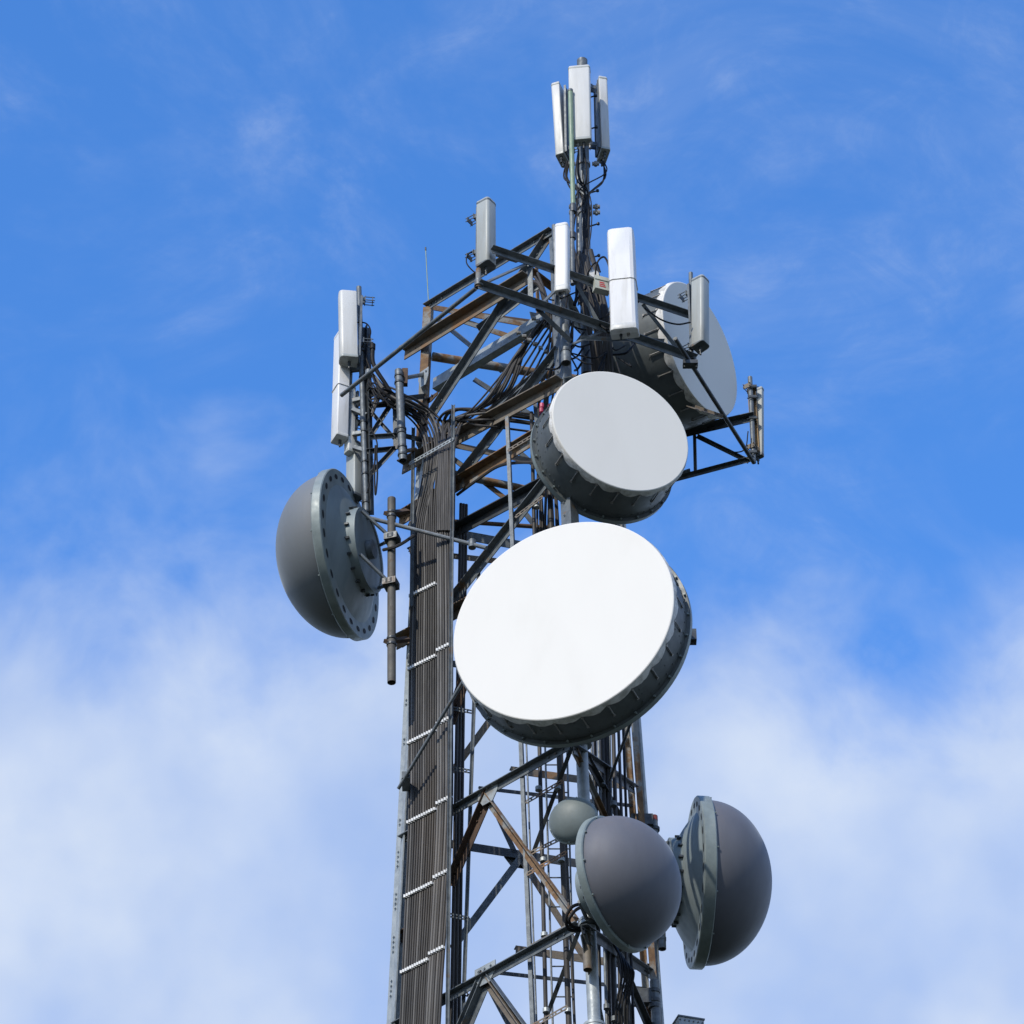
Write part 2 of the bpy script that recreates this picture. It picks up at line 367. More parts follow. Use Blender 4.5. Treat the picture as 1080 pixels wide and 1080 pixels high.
# right face
for q in [(594, 398, 642, 440, 'L', .14, 'galv'), (597, 560, 655, 592, 'L', .14, 'galv'), (603, 786, 668, 830, 'L', .10, 'dark'), (612, 975, 684, 1024, 'L', .10, 'dark')]:
    mem('NR', *q[:4], q[4], q[5], q[6], HB)
for q in [(606, 778, 672, 900, 'L', .09, 'dark'), (620, 940, 690, 1100, 'L', .10, 'dark'), (604, 790, 690, 980, 'L', .08, 'rust'), (613, 985, 640, 1120, 'L', .08, 'galv'),
          (596, 440, 650, 560, 'L', .10, 'galv'), (588, 300, 640, 400, 'L', .12, 'pale')]:
    mem('NR', *q[:4], q[4], q[5], q[6], DB, -.03)
# inner tie rods from the near leg
for q in [(603, 788, 560, 906), (612, 978, 572, 1084)]:
    mb = MB(); mb.flat(at(q[0], q[1], 31.6), at(q[2], q[3], 32.6), .05, .012, Vector((0, -1, 0))); mb.build('tie_rod', 'dark', tower)
# gussets
def gusset(face, x, y, w, h, m='pale', off=.03):
    c = on(face, x, y, off); n = OUT[face]; t = Vector((0, 0, 1)).cross(n).normalized(); u = Vector((0, 0, 1)); mb = MB()
    P = [(-w/2, h/2), (w/2, h/2), (w/2, 0), (w/4, -h/2), (-w/4, -h/2), (-w/2, 0)]
    mb.prism(c, c + n * .012, P, t, up=u)
    for k in (-.3, 0, .3): q = c + t * w * k + u * h * .3; mb.tube([q, q + n * .035], .014, 6)
    mb.build('gusset_plate', m, tower)
gusset('LN', 515, 838, .34, .26); gusset('LN', 512, 1028, .34, .26); gusset('LR', 548, 906, .4, .26, 'galv', .05)
gusset('LN', 447, 399, .2, .3, 'pale', .1); gusset('LN', 449, 425, .5, .10, 'rustd', -.05)
# stub bearers on the left leg
for x, y in ((427, 545), (425, 675), (424, 985)):
    mb = MB(); p = on('LN', x, y, -.05); mb.angle(p, p + Vector((.25, -.25, 0)), .13, OUT['LN'], None, .08); mb.build('stub_bracket', 'rustd', tower)
# top cross frame between the leg heads
def W(x, y, Y): return at(x, y, Y)
for (x0, y0, Y0, x1, y1, Y1, w, m) in [(556, 280, 32.2, 590, 306, 32.6, .09, 'tan'), (583, 244, 31.65, 640, 330, 33.9, .1, 'galv'), (567, 262, 32.8, 570, 340, 32.8, .06, 'rust'),
                                      (560, 336, 32.6, 640, 352, 33.9, .1, 'galv'), (505, 349, 32.8, 568, 300, 32.5, .1, 'galv')]:
    mb = MB(); mb.angle(W(x0, y0, Y0), W(x1, y1, Y1), w, Vector((-.6, -.8, 0))); mb.build('head_frame_beam', m, tower)
# panels below the picture, down to the ground
z = 19.0
while z > -.5:
    zz = max(z, .3)
    for f, (A, B) in {'LN': ('L', 'N'), 'LR': ('L', 'R'), 'NR': ('N', 'R')}.items():
        a, b = leg(A, zz), leg(B, zz); mb = MB(); mb.angle(a, b, .1, OUT[f]); mb.build(HB, 'pale', tower)
        c = (leg(A, zz + 2.7) + leg(B, zz + 2.7)) / 2
        if z > 2:
            for q in (a, b): mb = MB(); mb.angle(c - OUT[f] * .03, q - OUT[f] * .03, .1, OUT[f]); mb.build(DB, 'galv', tower)
    z -= 2.7

# ------------------------------------------------------------------ ladder inside the tower
lad = thing('ladder', 'narrow grey climbing ladder with thin rungs inside the tower near the small dome', 'ladder', (.9, 32.9, 0))
r1 = [at(575, 790, 32.9), at(583, 1080, 32.9)]; r2 = [at(598, 790, 32.9), at(606, 1080, 32.9)]
for r in (r1, r2):
    d = (r[0] - r[1]).normalized(); mb = MB(); lo = r[1] - d * (r[1].z / d.z); mb.tube([lo, r[0] + d * 1.5], .013, 8); mb.build('rail', 'galv', lad)
z = .3; d1 = (r1[0] - r1[1]); d2 = (r2[0] - r2[1])
while z < r1[0].z + 1.4:
    a = r1[1] + d1 * ((z - r1[1].z) / d1.z); b = r2[1] + d2 * ((z - r2[1].z) / d2.z); mb = MB(); mb.tube([a, b], .009, 6); mb.build('rung', 'galv', lad); z += .42

# ------------------------------------------------------------------ main cable bundle on the front-left face
bun = thing('cable_bundle', 'thick flat bundle of black feeder cables strapped down the left leg with white clamps', 'cables', tuple(leg('L', 0) + Vector((.4, -.4, 0))))
def edge(y, k):      # x of the k-th fraction of the bundle at row y (photo px, on the left-hand row line)
    l = [(430, 437), (560, 434), (707, 431), (869, 430), (947, 427), (1080, 421)]; r = [(430, 478), (560, 476), (707, 478), (869, 478), (947, 475), (1080, 466)]
    def f(t):
        for (a, b), (c, d) in zip(t, t[1:]):
            if y <= c: return b + (d - b) * (y - a) / (c - a)
        (a, b), (c, d) = t[-2:]; return d + (d - b) / (c - a) * (y - c)
    return f(l) + (f(r) - f(l)) * k
NL, NR_ = 12, 6
def cpt(i, y):       # cable i at row y; rows run along the face direction
    if i < NL: k = (i + .5) / NL * .64; off = .20
    else: k = .64 + (i - NL + .5) / NR_ * .36; off = .34
    x0 = edge(y, 0); x = edge(y, k); return on('LN', x, y - (x - x0) * .5 - (off - .2) * 34, off)
CABR = .017
fan = []
for i in range(NL + NR_):
    r = (.0142 if i < NL else .0175) * random.uniform(.92, 1.1)
    p1 = cpt(i, 1060); p2 = cpt(i, 870); d = (p2 - p1).normalized(); base = p1 - d * (p1.z / d.z)
    pts = [base, p1, cpt(i, 947), cpt(i, 869), cpt(i, 785), cpt(i, 707), cpt(i, 620), cpt(i, 560)]
    jx = random.uniform(-1.2, 1.2); jy = random.uniform(-4, 4)
    if i < 7:      # bend left, out to the left-hand antenna frame
        t = i / 6
        pts += [on('LN', 446 + 2.6 * i + jx, 508 - 3 * i, .2), on('LN', 449 + i * 2.2 + jx, 478 - 4 * i, .2), on('LN', 441 + i * 1.5, 452 - 3.4 * i, .2), at(424 + i, 434 - 2.6 * i + jy * .5, 32.85), at(404, 421 - 2 * i + jy, 32.8), at(392, 412 + 9 * i % 30, 32.85)]
    elif i < NL:   # bend right, up the diagonal to the near leg head
        t = i - 7
        pts += [on('LN', 454 + 2.2 * t + jx, 500, .2), on('LN', 457 + t * 3.4 + jx, 468 - 2 * t, .15), on('LN', 468 + t * 5, 448 + 1.2 * t, -.1), at(492 + t * 6, 437 + t * 2.5, 32.4), at(530 + t * 5, 394 + t * 5, 32.2), at(568 + t * 3.5, 345 + t * 3, 31.9), at(590 + t * 2, 318 + 3 * t, 31.8)]
    else:
        t = i - NL
        if t % 2 == 0: pts += [on('LN', 464 + 2.6 * t, 500, .2), on('LN', 464 + 2.7 * t, 470, .16), on('LN', 469 + 3 * t, 446, .05), at(500 + 2 * t, 437 + 3 * t, 32.3), at(535, 436 + 4 * t, 32.4), at(566, 440 + 4 * t, 32.5)]
        else: pts += [on('LN', 463 + 2.7 * t, 500, .2), on('LN', 459 + 2.7 * t, 462, .16), on('LN', 452 + 2 * t, 440, .1), at(430, 428 - 2 * t, 32.8), at(412, 414 + 3 * t, 32.8), at(396, 398, 32.85)]
    sp = [base] + spline(pts[1:], 7)
    mb = MB(); mb.tube(sp, r, 8); mb.build('cable', random.choice(('cable', 'cable', 'cable2')), bun)
for k, y in enumerate((630, 707, 785, 869, 947, 1027)):
    for grp in (range(NL), range(NL, NL + NR_)):
        if y == 630 and grp[0] == NL: continue
        mb = MB()
        for i in grp:
            c = cpt(i, y); d = (cpt(i, y - 20) - c).normalized(); mb.tube([c - d * .018 * random.uniform(.6, 1.3) + OUT['LN'] * .006, c + d * .018 * random.uniform(.5, 1.2) + OUT['LN'] * .006], random.uniform(.0175, .022), 8)
            mb.box((-.012, -.012, -.02), (.012, .012, .02), Matrix.Translation(c + OUT['LN'] * .03))
        mb.build('cable_clamp', 'clamp', bun)
for i in range(17):   # second layer behind, dark in the gaps
    k = (i + .6) / 17.4; f = lambda y: on('LN', edge(y, k), y - (edge(y, k) - edge(y, 0)) * .5, .13)
    p1, p2 = f(1060), f(870); d = (p2 - p1).normalized(); mb = MB(); mb.tube([p1 - d * (p1.z / d.z), p1, f(947), p2, f(785), f(707), f(620), f(530)], .017, 8); mb.build('cable', 'jumper', bun)
# thick jumpers crossing the top of the bundle
for k in range(9):
    x = 462 + k * 2.0; mb = MB()
    a = [on('LN', x, 560, .37), on('LN', x + 1, 500, .36), on('LN', x + 1.5, 470, .3), on('LN', x + 8 + k, 447 - k, .1), at(505 + 4 * k, 428 - k * 2, 32.2), at(540 + 2 * k, 380 - k * 2, 32.1), at(568 + 2.2 * k, 340 - k, 31.9)]
    if k % 3 == 0: a = a[:3] + [on('LN', x, 445, .1), at(478 + k, 432, 32.6), at(520, 433 + k, 32.6), at(568, 438 + k * 1.5, 32.7)]
    mb.tube(spline(a, 8), .024 if k % 2 else .02, 8); mb.build('cable', 'cable', bun)
for (x0, y0, x1, y1) in ((547, 352, 576, 372), (563, 337, 586, 350)):
    mb = MB()
    for k in range(6):
        t = k / 5; c = at(x0 + (x1 - x0) * t, y0 + (y1 - y0) * t, 31.95); mb.tube([c - Vector((.03, .02, 0)), c + Vector((.03, -.02, 0))], .03, 8)
    mb.build('cable_clamp', 'bolt', bun)

# cable tray: rails + slotted cross bars
tray = thing('cable_tray', 'upright cable tray rails and slotted bars around the thick cable bundle', 'cable tray', tuple(leg('L', 0) + Vector((.6, -.6, 0))))
def rail(face, x0, y0, x1, y1, w, off, m='galv', name='rail', root=tray, down=False):
    a = on(face, x0, y0, off); b = on(face, x1, y1, off)
    if down: d = (a - b).normalized(); b = b - d * (b.z / d.z)
    mb = MB(); mb.prism(b, a, [(0, 0), (w, 0), (w, .006), (.006, .006), (.006, w), (0, w)], OUT[face], up=Vector((1, 0, 0))); return mb.build(name, m, root)
rail('LN', 478, 428, 472, 1080, .035, .38, down=True); rail('LN', 436, 452, 434, 640, .035, .26)
rail('LN', 505, 600, 488, 1080, .035, -.05, down=True)
def slotted(a, b, w, m, root, name='slotted_bar'):
    mb = MB(); d = b - a; L = d.length; n = max(3, int(L / .07)); o = Vector((-.7, -.7, 0))
    mb.flat(a + Vector((0, 0, w * .35)), b + Vector((0, 0, w * .35)), w * .3, .006, o); mb.flat(a - Vector((0, 0, w * .35)), b - Vector((0, 0, w * .35)), w * .3, .006, o)
    for k in range(n + 1):
        c = a + d * (k / n); e = d.normalized() * .012; mb.flat(c - e, c + e, w * .42, .005, o)
    return mb.build(name, m, root, smooth=0)
slotted(on('LN', 432, 489, .40), on('LN', 478, 463, .40), .06, 'pale', tray)
for y in (745, 808, 963, 1043):
    x = 479 - (y - 700) * .016; slotted(on('LN', x - 1, y + 2, .05), on('LN', x + 20, y + 6, -.05), .06, 'galv', tray)
for k in range(3):
    mb = MB(); p = on('LN', 483 + k * 3.2, 700, -.05 - k * .08); q = on('LN', 476 + k * 4, 1080, -.05 - k * .08); d = (p - q).normalized()
    mb.tube([q - d * (q.z / d.z), q, p, p + d * 2.7], .022, 8); mb.build('cable', 'cable', bun)
# diagonal stay bar crossing the bundle
st = thing('stay_bar', 'thin round stay bar crossing diagonally over the cable bundle beside the largest white dish', 'stay bar', tuple(on('LN', 421, 831, .3)))
mb = MB(); mb.tube([on('LN', 420, 832, .42), on('LN', 490, 716, .50)], .022, 12); mb.build('bar', 'galv', st)
mb = MB(); c = on('LN', 428, 819, .40); mb.box((-.05, -.04, -.05), (.05, .25, .05), Matrix.Translation(c)); mb.build('bracket', 'galv', st)

# inner riser cables with their slotted bars
ris = thing('riser_cables', 'two black riser cables with a grey rail inside the tower left of the smallest dome', 'cables', (1, 31.9, 0))
YR = 31.95
def riser(x0, y0, x1, y1, r, m='cable', name='cable', Y=YR, root=ris, dn=True):
    a, b = at(x0, y0, Y), at(x1, y1, Y); d = (a - b).normalized(); mb = MB()
    mb.tube(([b - d * (b.z / d.z)] if dn else []) + [b, a], r, 10); return mb.build(name, m, root)
riser(560.5, 435, 576, 1080, .026); riser(577, 435, 600, 1080, .036); riser(588, 700, 606, 1080, .018, Y=32.3); riser(552, 700, 566, 1080, .012, 'galv', 'conduit', Y=32.5); riser(484, 700, 480, 1080, .014, 'galv', 'conduit', Y=33.2)
mb = MB(); a, b = at(535, 440, YR), at(562, 1080, YR); d = (a - b).normalized(); mb.prism(b - d * (b.z / d.z), a, [(-.025, -.02), (.025, -.02), (.025, .02), (-.025, .02)], Vector((1, -.5, 0)), up=Vector((0, 1, 0))); mb.build('rail', 'galv', ris)
mb = MB(); mb.flat(at(564, 422, YR), at(570, 500, YR), .05, .01, Vector((0, -1, 0))); mb.build('rail', 'galv', ris)
for (x0, y0, x1, y1) in ((555, 846, 593, 824), (556, 922, 597, 899), (559, 900, 592, 884), (562, 1082, 598, 1062), (544, 545, 572, 524), (536, 475, 566, 457), (560, 998, 602, 975)):
    slotted(at(x0, y0, YR - .05), at(x1, y1, YR - .25), .06, 'tan', ris)
for x, y in ((568, 832), (588, 831), (573, 907), (592, 907), (574, 986), (594, 985), (576, 1066), (599, 1066), (566, 534)):
    mb = MB(); c = at(x, y, YR - .03); mb.band(c, .042, .05, n=10); mb.build('cable_clip', 'pale', ris)

# right-hand riser cluster
ris2 = thing('riser_cables', 'dark riser cables and conduits between the near round leg and the rusty right leg', 'cables', (1.2, 32.3, 0))
for k, (x0, x1, r, m) in enumerate(((629, 640, .02, 'galv'), (633, 643, .026, 'cable'), (641, 650, .018, 'galv'), (645, 655, .026, 'cable'), (650, 663, .02, 'cable'), (637, 648, .03, 'cable'), (622, 631, .016, 'galv'), (626, 633, .024, 'cable'), (655, 668, .018, 'jumper'))):
    riser(x0, 700, x1, 1080, r, m, 'cable', 32.3 + .1 * (k % 3), ris2)
for x, y in ((635, 826), (647, 848), (640, 1062), (652, 1062), (653, 1000), (648, 1075), (642, 985)):
    mb = MB(); mb.band(at(x, y, 32.25), .04, .06, n=10); mb.build('cable_clip', 'galv', ris2)
for k in range(5):
    mb = MB(); x = 650 + 3 * k; mb.tube(spline([at(x - 3, 995 + 5 * k, 32.1), at(x + 4, 1010 + 3 * k, 32.0), at(x + 6, 1030, 32.0), at(x, 1062, 32.1), at(x + 1, 1100, 32.2)], 6), .016, 6); mb.build('cable', 'jumper', ris2)
mb = MB(); mb.tube(spline([at(612, 953, 31.0), at(603, 957, 30.9), at(597, 968, 30.9), at(600, 980, 31), at(612, 982, 31.1)], 6), .02, 8)
mb.tube(spline([at(612, 957, 31.0), at(606, 961, 30.9), at(600, 970, 30.9), at(604, 977, 31), at(612, 979, 31.1)], 6), .02, 8); mb.build('cable', 'jumper', ris2)

# ------------------------------------------------------------------ top mast
zb = at(619, 395, 32.3)
mast = thing('mast', 'grey steel pole rising from the tower head to the topmost antennas', 'mast', tuple(zb))
mb = MB(); mt = at(614, 64, 32.1); mb.pipe(zb, mt, .078, 24); mb.build('pole', 'galv', mast)
def along(a, b, t): return a + (b - a) * t
dm = (mt - zb).normalized()
def mastp(py): 
    return along(zb, mt, (395 - py) / (395 - 64.))
for py in (180, 226, 232):
    mb = MB(); mb.band(mastp(py), .095, .05, dm, 20)
    for sx in (-1, 1): c = mastp(py) + Vector((sx * .17, -.02, 0)); mb.tube([c - Vector((.05, 0, 0)), c + Vector((.05, 0, 0))], .03, 8); mb.tube([c + Vector((0, 0, -.04)), c + Vector((0, 0, .04))], .025, 8)
    mb.build('clamp', 'bolt', mast)
for k, py in enumerate((108, 143, 212, 247, 280)):
    mb = MB(); c = mastp(py); mb.tube([c, c + Vector((.19, -.05, .03))], .012, 6); mb.band(c + Vector((.19, -.05, .03)), .022, .03, n=8); mb.build('step_bolt', 'dark', mast)
mb = MB(); mb.tube([at(610, 175, 32.35), at(612, 320, 32.45)], .035, 10); mb.build('conduit', 'galv', mast)

# ------------------------------------------------------------------ panel antennas
def rrect(dx, wy, rf, rb=.01, n=5):
    """section: front toward +x with corner radius rf, back at x=0"""
    pts = []
    for cx, cy, r, a0 in ((dx - rf, wy/2 - rf, rf, 0), (rb, wy/2 - rb, rb, 90), (rb, -wy/2 + rb, rb, 180), (dx - rf, -wy/2 + rf, rf, 270)):
        for k in range(n): a = R_(a0 + 90 * k / (n - 1)); pts.append((cx + r * math.cos(a), cy + r * math.sin(a)))
    return pts
def panel(label, x, ytop, ybot, Y, w, d, face, m, rf=.04, group=None, backm='galv', seam=None, conn=3, br=((.15, .12), (.85, .12)), cut=.0, facets=False, tiltx=0, rb=.012, name='panel_antenna', capd=.02, brm='galv', xtop=None):
    b = at(x, ybot, Y); t = at(xtop if xtop is not None else x, ytop, Y); H = t.z - b.z
    o = thing(name, label, 'antenna', tuple(b), X=(face[0], face[1], 0), group=group)
    lean = ROOT[o.name].inverted() @ t   # local top point
    sec = rrect(d, w, rf, rb, 3 if facets else 6); n = len(sec); mb = MB()
    def ring(z, s=1.0, sh=0):
        f = z / H; cx = d * .5; return [Vector((cx + (px - cx) * s + lean.x * f, py * s + lean.y * f, z + sh * (px / d))) for px, py in sec]
    rings = [ring(0, .93, cut), ring(.018, 1, cut * .9), ring(H * .3), ring(H * .7), ring(H - capd, 1), ring(H - capd * .3, .97), ring(H, .90)]
    vs = [v for r in rings for v in r]
    fs = [(i * n + k, i * n + (k + 1) % n, (i + 1) * n + (k + 1) % n, (i + 1) * n + k) for i in range(len(rings) - 1) for k in range(n)]
    fs += [tuple(range(n)), tuple(range(len(rings) * n - 1, (len(rings) - 1) * n - 1, -1))]
    mb.add(vs, fs); mb.build('radome', m, o, local=True, smooth=22 if facets else 40)
    for nm, z0, z1 in (('bottom_cap', -.003, .045), ('top_cap', H - .06, H - .028)):
        mb = MB(); rs2 = []
        for z in (z0, z0 + .006, z1 - .006, z1):
            sc = 1.035 if z0 + .001 < z < z1 - .001 else 1.01; rs2 += ring(z, sc, cut * .9 if nm == 'bottom_cap' and z < .02 else 0)
        mb.add(rs2, [(i * n + k, i * n + (k + 1) % n, (i + 1) * n + (k + 1) % n, (i + 1) * n + k) for i in range(3) for k in range(n)] + [tuple(range(n)), tuple(range(4 * n - 1, 3 * n - 1, -1))])
        if nm == 'bottom_cap' or rf < .05: mb.build(nm, {'white': 'offwhite', 'offwhite': 'greygreen'}.get(m, 'galv'), o, local=True, smooth=30)
    # back tray: shallow channel
    mb = MB(); mb.box((-.022, -w * .36, .06), (-.002, w * .36, H - .06)); mb.box((-.034, -w * .36, .06), (-.022, -w * .30, H - .06)); mb.box((-.034, w * .30, .06), (-.022, w * .36, H - .06))
    mb.build('back_plate', backm, o, local=True)
    for f, L in br:
        mb = MB(); z = H * f; mb.box((-.035 - L, -.045, z - .035), (-.036, -.03, z + .035)); mb.box((-.035 - L, .03, z - .035), (-.036, .045, z + .035))
        mb.box((-.045 - L, -.06, z - .045), (-.035 - L, .06, z + .045)); mb.box((-.06 - L - .09, -.06, z - .04), (-.05 - L - .09, .06, z + .04))
        for sy in (-.05, .05):
            for sz in (-.028, .028): mb.tube([(-.175 - L, sy, z + sz), (-.03 - L, sy, z + sz)], .007, 6)
        mb.build('bracket', brm, o, local=True)
    for k in range(conn):
        y = (k - (conn - 1) / 2) * w * .28; mb = MB(); mb.tube([(d * .45, y, .03), (d * .45, y, -.06)], .022, 10); mb.tube([(d * .45, y, -.06), (d * .45, y, -.12)], .014, 8)
        mb.build('connector', 'bolt' if k % 2 else 'dark', o, local=True)
    if seam: 
        mb = MB(); z = H * seam; s2 = rrect(d + .012, w + .012, rf + .006, rb + .005, 3 if facets else 6)
        pts = [Vector((px - .006 + lean.x * seam, py + lean.y * seam, z)) for px, py in s2]; mb.tube(pts + [pts[0]], .006, 5, cap=False); mb.build('seam_band', 'hem', o, local=True)
    return o
G3 = None
# on the mast
YM = 32.1
mp = lambda ang, r, x0=612: Vector((math.cos(R_(ang)) * r, math.sin(R_(ang)) * r, 0))
panel('broad white panel antenna facing the camera at the very top of the mast', 613, 76, 154, 31.86, .31, .14, (-.12, -1), 'offwhite', .025, xtop=611.5, br=((.15, .03), (.85, .03)), conn=4)
panel('white panel antenna seen edge-on at the left of the mast top beside the green tube', 598, 92, 168, 32.28, .28, .13, (-.93, .36), 'offwhite', .03, xtop=593, br=((.12, .06), (.9, .06)), conn=3)
panel('white panel antenna seen from behind at the right of the mast top', 632, 87, 164, 32.28, .30, .13, (.93, .22), 'offwhite', .03, xtop=629, br=((.12, .08), (.9, .06)), conn=3)
# corner antennas
panel('grey panel antenna above the left end of the head frame, on a rusty stub pipe', 507, 217, 286, 30.75, .20, .20, (.80, -.60), 'greygreen', .045, br=((.85, .05), (.3, .05)), conn=1, cut=.04)
panel('narrow white panel antenna standing just left of the mast foot', 594, 242, 310, 31.1, .19, .14, (-.25, -1), 'white', .04, br=((.2, .03), (.8, .03)), conn=2, cut=-.05, xtop=594)
panel('tall faceted white antenna with a seam band halfway down, right of the mast foot', 660, 254, 357, 31.25, .36, .26, (-.15, -1), 'white', .06, br=((.2, .03), (.8, .03)), conn=2, seam=.47, facets=True, cut=-.06, xtop=656)
panel('grey panel antenna in front of the upper right drum dish', 733, 298, 370, 32.15, .19, .19, (.80, -.60), 'greygreen', .045, br=((.85, .03), (.08, .03)), conn=1, cut=.04)
panel('panel antenna seen from behind with brown back at the far right arm tip', 798, 409, 481, 34.30, .17, .08, (.55, .83), 'greygreen', .03, backm='tanpanel', br=((.06, .01), (.94, .01)), conn=1, brm='tan')
panel('uppermost off-white panel antenna of the left arm with rounded corners', 377, 312, 382, 32.75, .22, .25, (-.99, -.12), 'offwhite', .06, br=((.93, .03), (.3, .03)), conn=1, cut=.0, xtop=375.5)
panel('tall bright white antenna with a seam at the far left, partly behind the grey one', 364, 355, 466, 33.0, .22, .17, (-.90, -.44), 'white', .02, br=((.75, .10), (.25, .10)), conn=1, seam=.47, xtop=367)
panel('slim white antenna between the tall white one and the left arm pipe', 372, 410, 480, 33.05, .12, .11, (-.80, -.6), 'offwhite', .02, br=((.5, .03), (.8, .03)), conn=0, xtop=373)
panel('lowest grey-white antenna of the left arm, just above the left dome', 377, 470, 528, 33.15, .19, .13, (-.75, -.66), 'greygreen', .02, br=((.1, .03), (.8, .03)), conn=1)

# ------------------------------------------------------------------ rods and tubes
def rod(name, label, cat, segs, group=None):
    o = thing(name, label, cat, tuple(segs[0][1]), group=group)
    for nm, a, b, r, m, hollow in segs:
        mb = MB(); (mb.pipe if hollow else (lambda p, q, rr: mb.tube([p, q], rr, 14)))(a, b, r); mb.build(nm, m, o)
    return o
rod('omni_antenna', 'pale green tube antenna in front of the mast on a grey pipe', 'antenna',
    [('lower_pipe', at(604, 300, 31.7), at(603, 222, 31.7), .033, 'galv', 0), ('radome', at(604.5, 218, 31.7), at(601.5, 97, 31.7), .036, 'green', 0), ('cap', at(601.5, 97, 31.7), at(601.4, 95, 31.7), .041, 'galv', 0),
     ('collar', at(604.4, 224, 31.7), at(604.2, 216, 31.7), .047, 'dark', 0), ('collar', at(604, 252, 31.7), at(604, 246, 31.7), .047, 'dark', 0)])
rod('whip_antenna', 'hair-thin pale green whip antenna above the rusty left corner of the head', 'antenna',
    [('whip', at(452, 320, 33.3), at(449, 264, 33.3), .007, 'green', 0), ('tip', at(449, 264, 33.3), at(448.8, 261, 33.3), .012, 'dark', 0)])
tb = rod('tube_antenna', 'thick grey tube with clamps hanging beside the left arm near the rusty post', 'antenna',
    [('tube', at(425, 486, 32.75), at(420.5, 391, 32.75), .056, 'galv', 1)])
for y, x in ((397, 421), (404, 421), (453, 423.5), (457, 423.5), (472, 424.3), (480, 424.6)):
    mb = MB(); mb.band(at(x, y, 32.75), .067, .03, n=16); mb.build('clamp_band', 'dark', tb)
mb = MB(); mb.tube([at(425, 399, 32.8), at(447, 395, 33.3)], .03, 10); mb.build('arm', 'galv', tb)
mb = MB(); mb.box((-.04, -.04, -.14), (.04, .04, .14), Matrix.Translation(at(427, 398, 32.8))); mb.build('bracket', 'rustd', tb)
mb = MB(); mb.tube([at(426, 476, 32.8), at(438, 474, 33.2)], .03, 8); mb.build('arm', 'rust', tb)
dp = rod('mounting_pipe', 'brown-grey pipe hanging left of the cable bundle that carries the left dome', 'pipe',
    [('pipe', at(413, 720, 32.7), at(413, 526, 32.7), .055, 'pipe', 1)])
for y in (541, 545, 566, 571, 615, 619, 674, 680): mb = MB(); mb.band(at(413, y, 32.7), .066, .03, n=16); mb.build('clamp_band', 'dark', dp)
for y in (542, 677):
    mb = MB(); a = at(407, y, 32.68); b = at(430, y - 3, 32.95); mb.flat(a, b, .08, .05, Vector((0, -1, .3))); mb.build('arm', 'rustd', dp)
rod('pipe_stub', 'short grey pipe with open lower end hanging above the middle drum dish', 'pipe', [('pipe', at(597, 383, 31.35), at(595, 330, 31.35), .065, 'galv', 1), ('collar', at(596.8, 372, 31.35), at(596.7, 370, 31.35), .073, 'dark', 0)])
rod('pipe_stub', 'short capped pipe clamped to the near leg below left of the middle dome', 'pipe', [('pipe', at(620, 1023, 30.95), at(618.5, 980, 30.95), .052, 'tan', 1), ('collar', at(619, 987, 30.95), at(619, 984, 30.95), .062, 'bolt', 0), ('collar', at(619.4, 998, 30.95), at(619.3, 996, 30.95), .058, 'galv', 0)])
ps = rod('pipe_stub', 'short grey pipe with red-brown cap above the middle dome', 'pipe', [('pipe', at(691, 881, 34.3), at(690, 866, 34.3), .045, 'galv', 0), ('cap', at(690, 866, 34.3), at(689.8, 861, 34.3), .048, 'redcap', 0), ('collar', at(691, 876, 34.3), at(691, 873, 34.3), .06, 'dark', 0)])
mb = MB(); mb.box((-.14, -.1, -.08), (.14, .05, .08), Matrix.Translation(at(677, 868, 34.3))); mb.tube([at(664, 868, 34.2), at(690, 873, 34.3)], .04, 8); mb.build('bracket', 'dark', ps)
rod('pipe_stub', 'short pipe end peeking out below right of the middle dome', 'pipe', [('pipe', at(698.5, 1001, 34.2), at(697.5, 975, 34.2), .05, 'galv', 1), ('collar', at(698, 992, 34.2), at(698, 989, 34.2), .057, 'galv', 0)])
ps = rod('mounting_pipe', 'grey pipe clamped to the right leg at the bottom right of the tower', 'pipe', [('pipe', at(694, 1110, 34.1), at(690, 1035, 34.1), .058, 'galv', 1)])
mb = MB()
for y in (1046, 1056, 1062): mb.band(at(690, y, 34.1), .075, .05, n=14)
mb.box((-.2, -.06, -.1), (.05, .06, .1), Matrix.Translation(at(686, 1052, 34.1))); mb.build('clamp', 'dark', ps)
mb = MB(); mb.tube([at(672, 1050, 34.2), at(689, 1058, 34.1)], .05, 8); mb.build('arm', 'dark', ps)

# ------------------------------------------------------------------ support frames
def beam(root, a, b, w, m, name='beam', kind='L', out=Vector((-.4, -.9, 0)), w2=None):
    mb = MB()
    if kind == 'L': mb.angle(a, b, w, out)
    elif kind == 'T': mb.tube([a, b], w / 2, 12)
    else: mb.flat(a, b, w, w2 or .02, out)
    return mb.build(name, m, root)
# front frame: a vertical truss crossing the near leg head
fy = lambda x: 31.2 + (x - 590) * .00875
fp = lambda x, y: at(x, y, fy(x) - .05)
ff = thing('support_frame', 'long grey angle-iron truss across the tower head under the white panel antennas', 'frame', tuple(fp(590, 332)))
beam(ff, fp(503, 300), fp(732, 379), .10, 'galv'); beam(ff, fp(517, 263), fp(730, 334), .085, 'galv')
beam(ff, fp(559, 279), fp(560, 321), .07, 'galv', 'post', 'F'); beam(ff, fp(506, 301), fp(556, 278), .06, 'galv', 'brace', 'F')
beam(ff, fp(570, 322), fp(590, 302), .05, 'galv', 'brace', 'F'); beam(ff, fp(605, 294), fp(634, 345), .05, 'galv', 'brace', 'F')
beam(ff, fp(640, 347), fp(604, 363), .05, 'galv', 'brace', 'F'); beam(ff, fp(678, 321), fp(724, 380), .05, 'galv', 'brace', 'F')
beam(ff, fp(566, 325), fp(602, 360), .06, 'dark', 'brace', 'F'); beam(ff, fp(612, 358), at(700, 361, 32.3), .05, 'galv', 'brace')
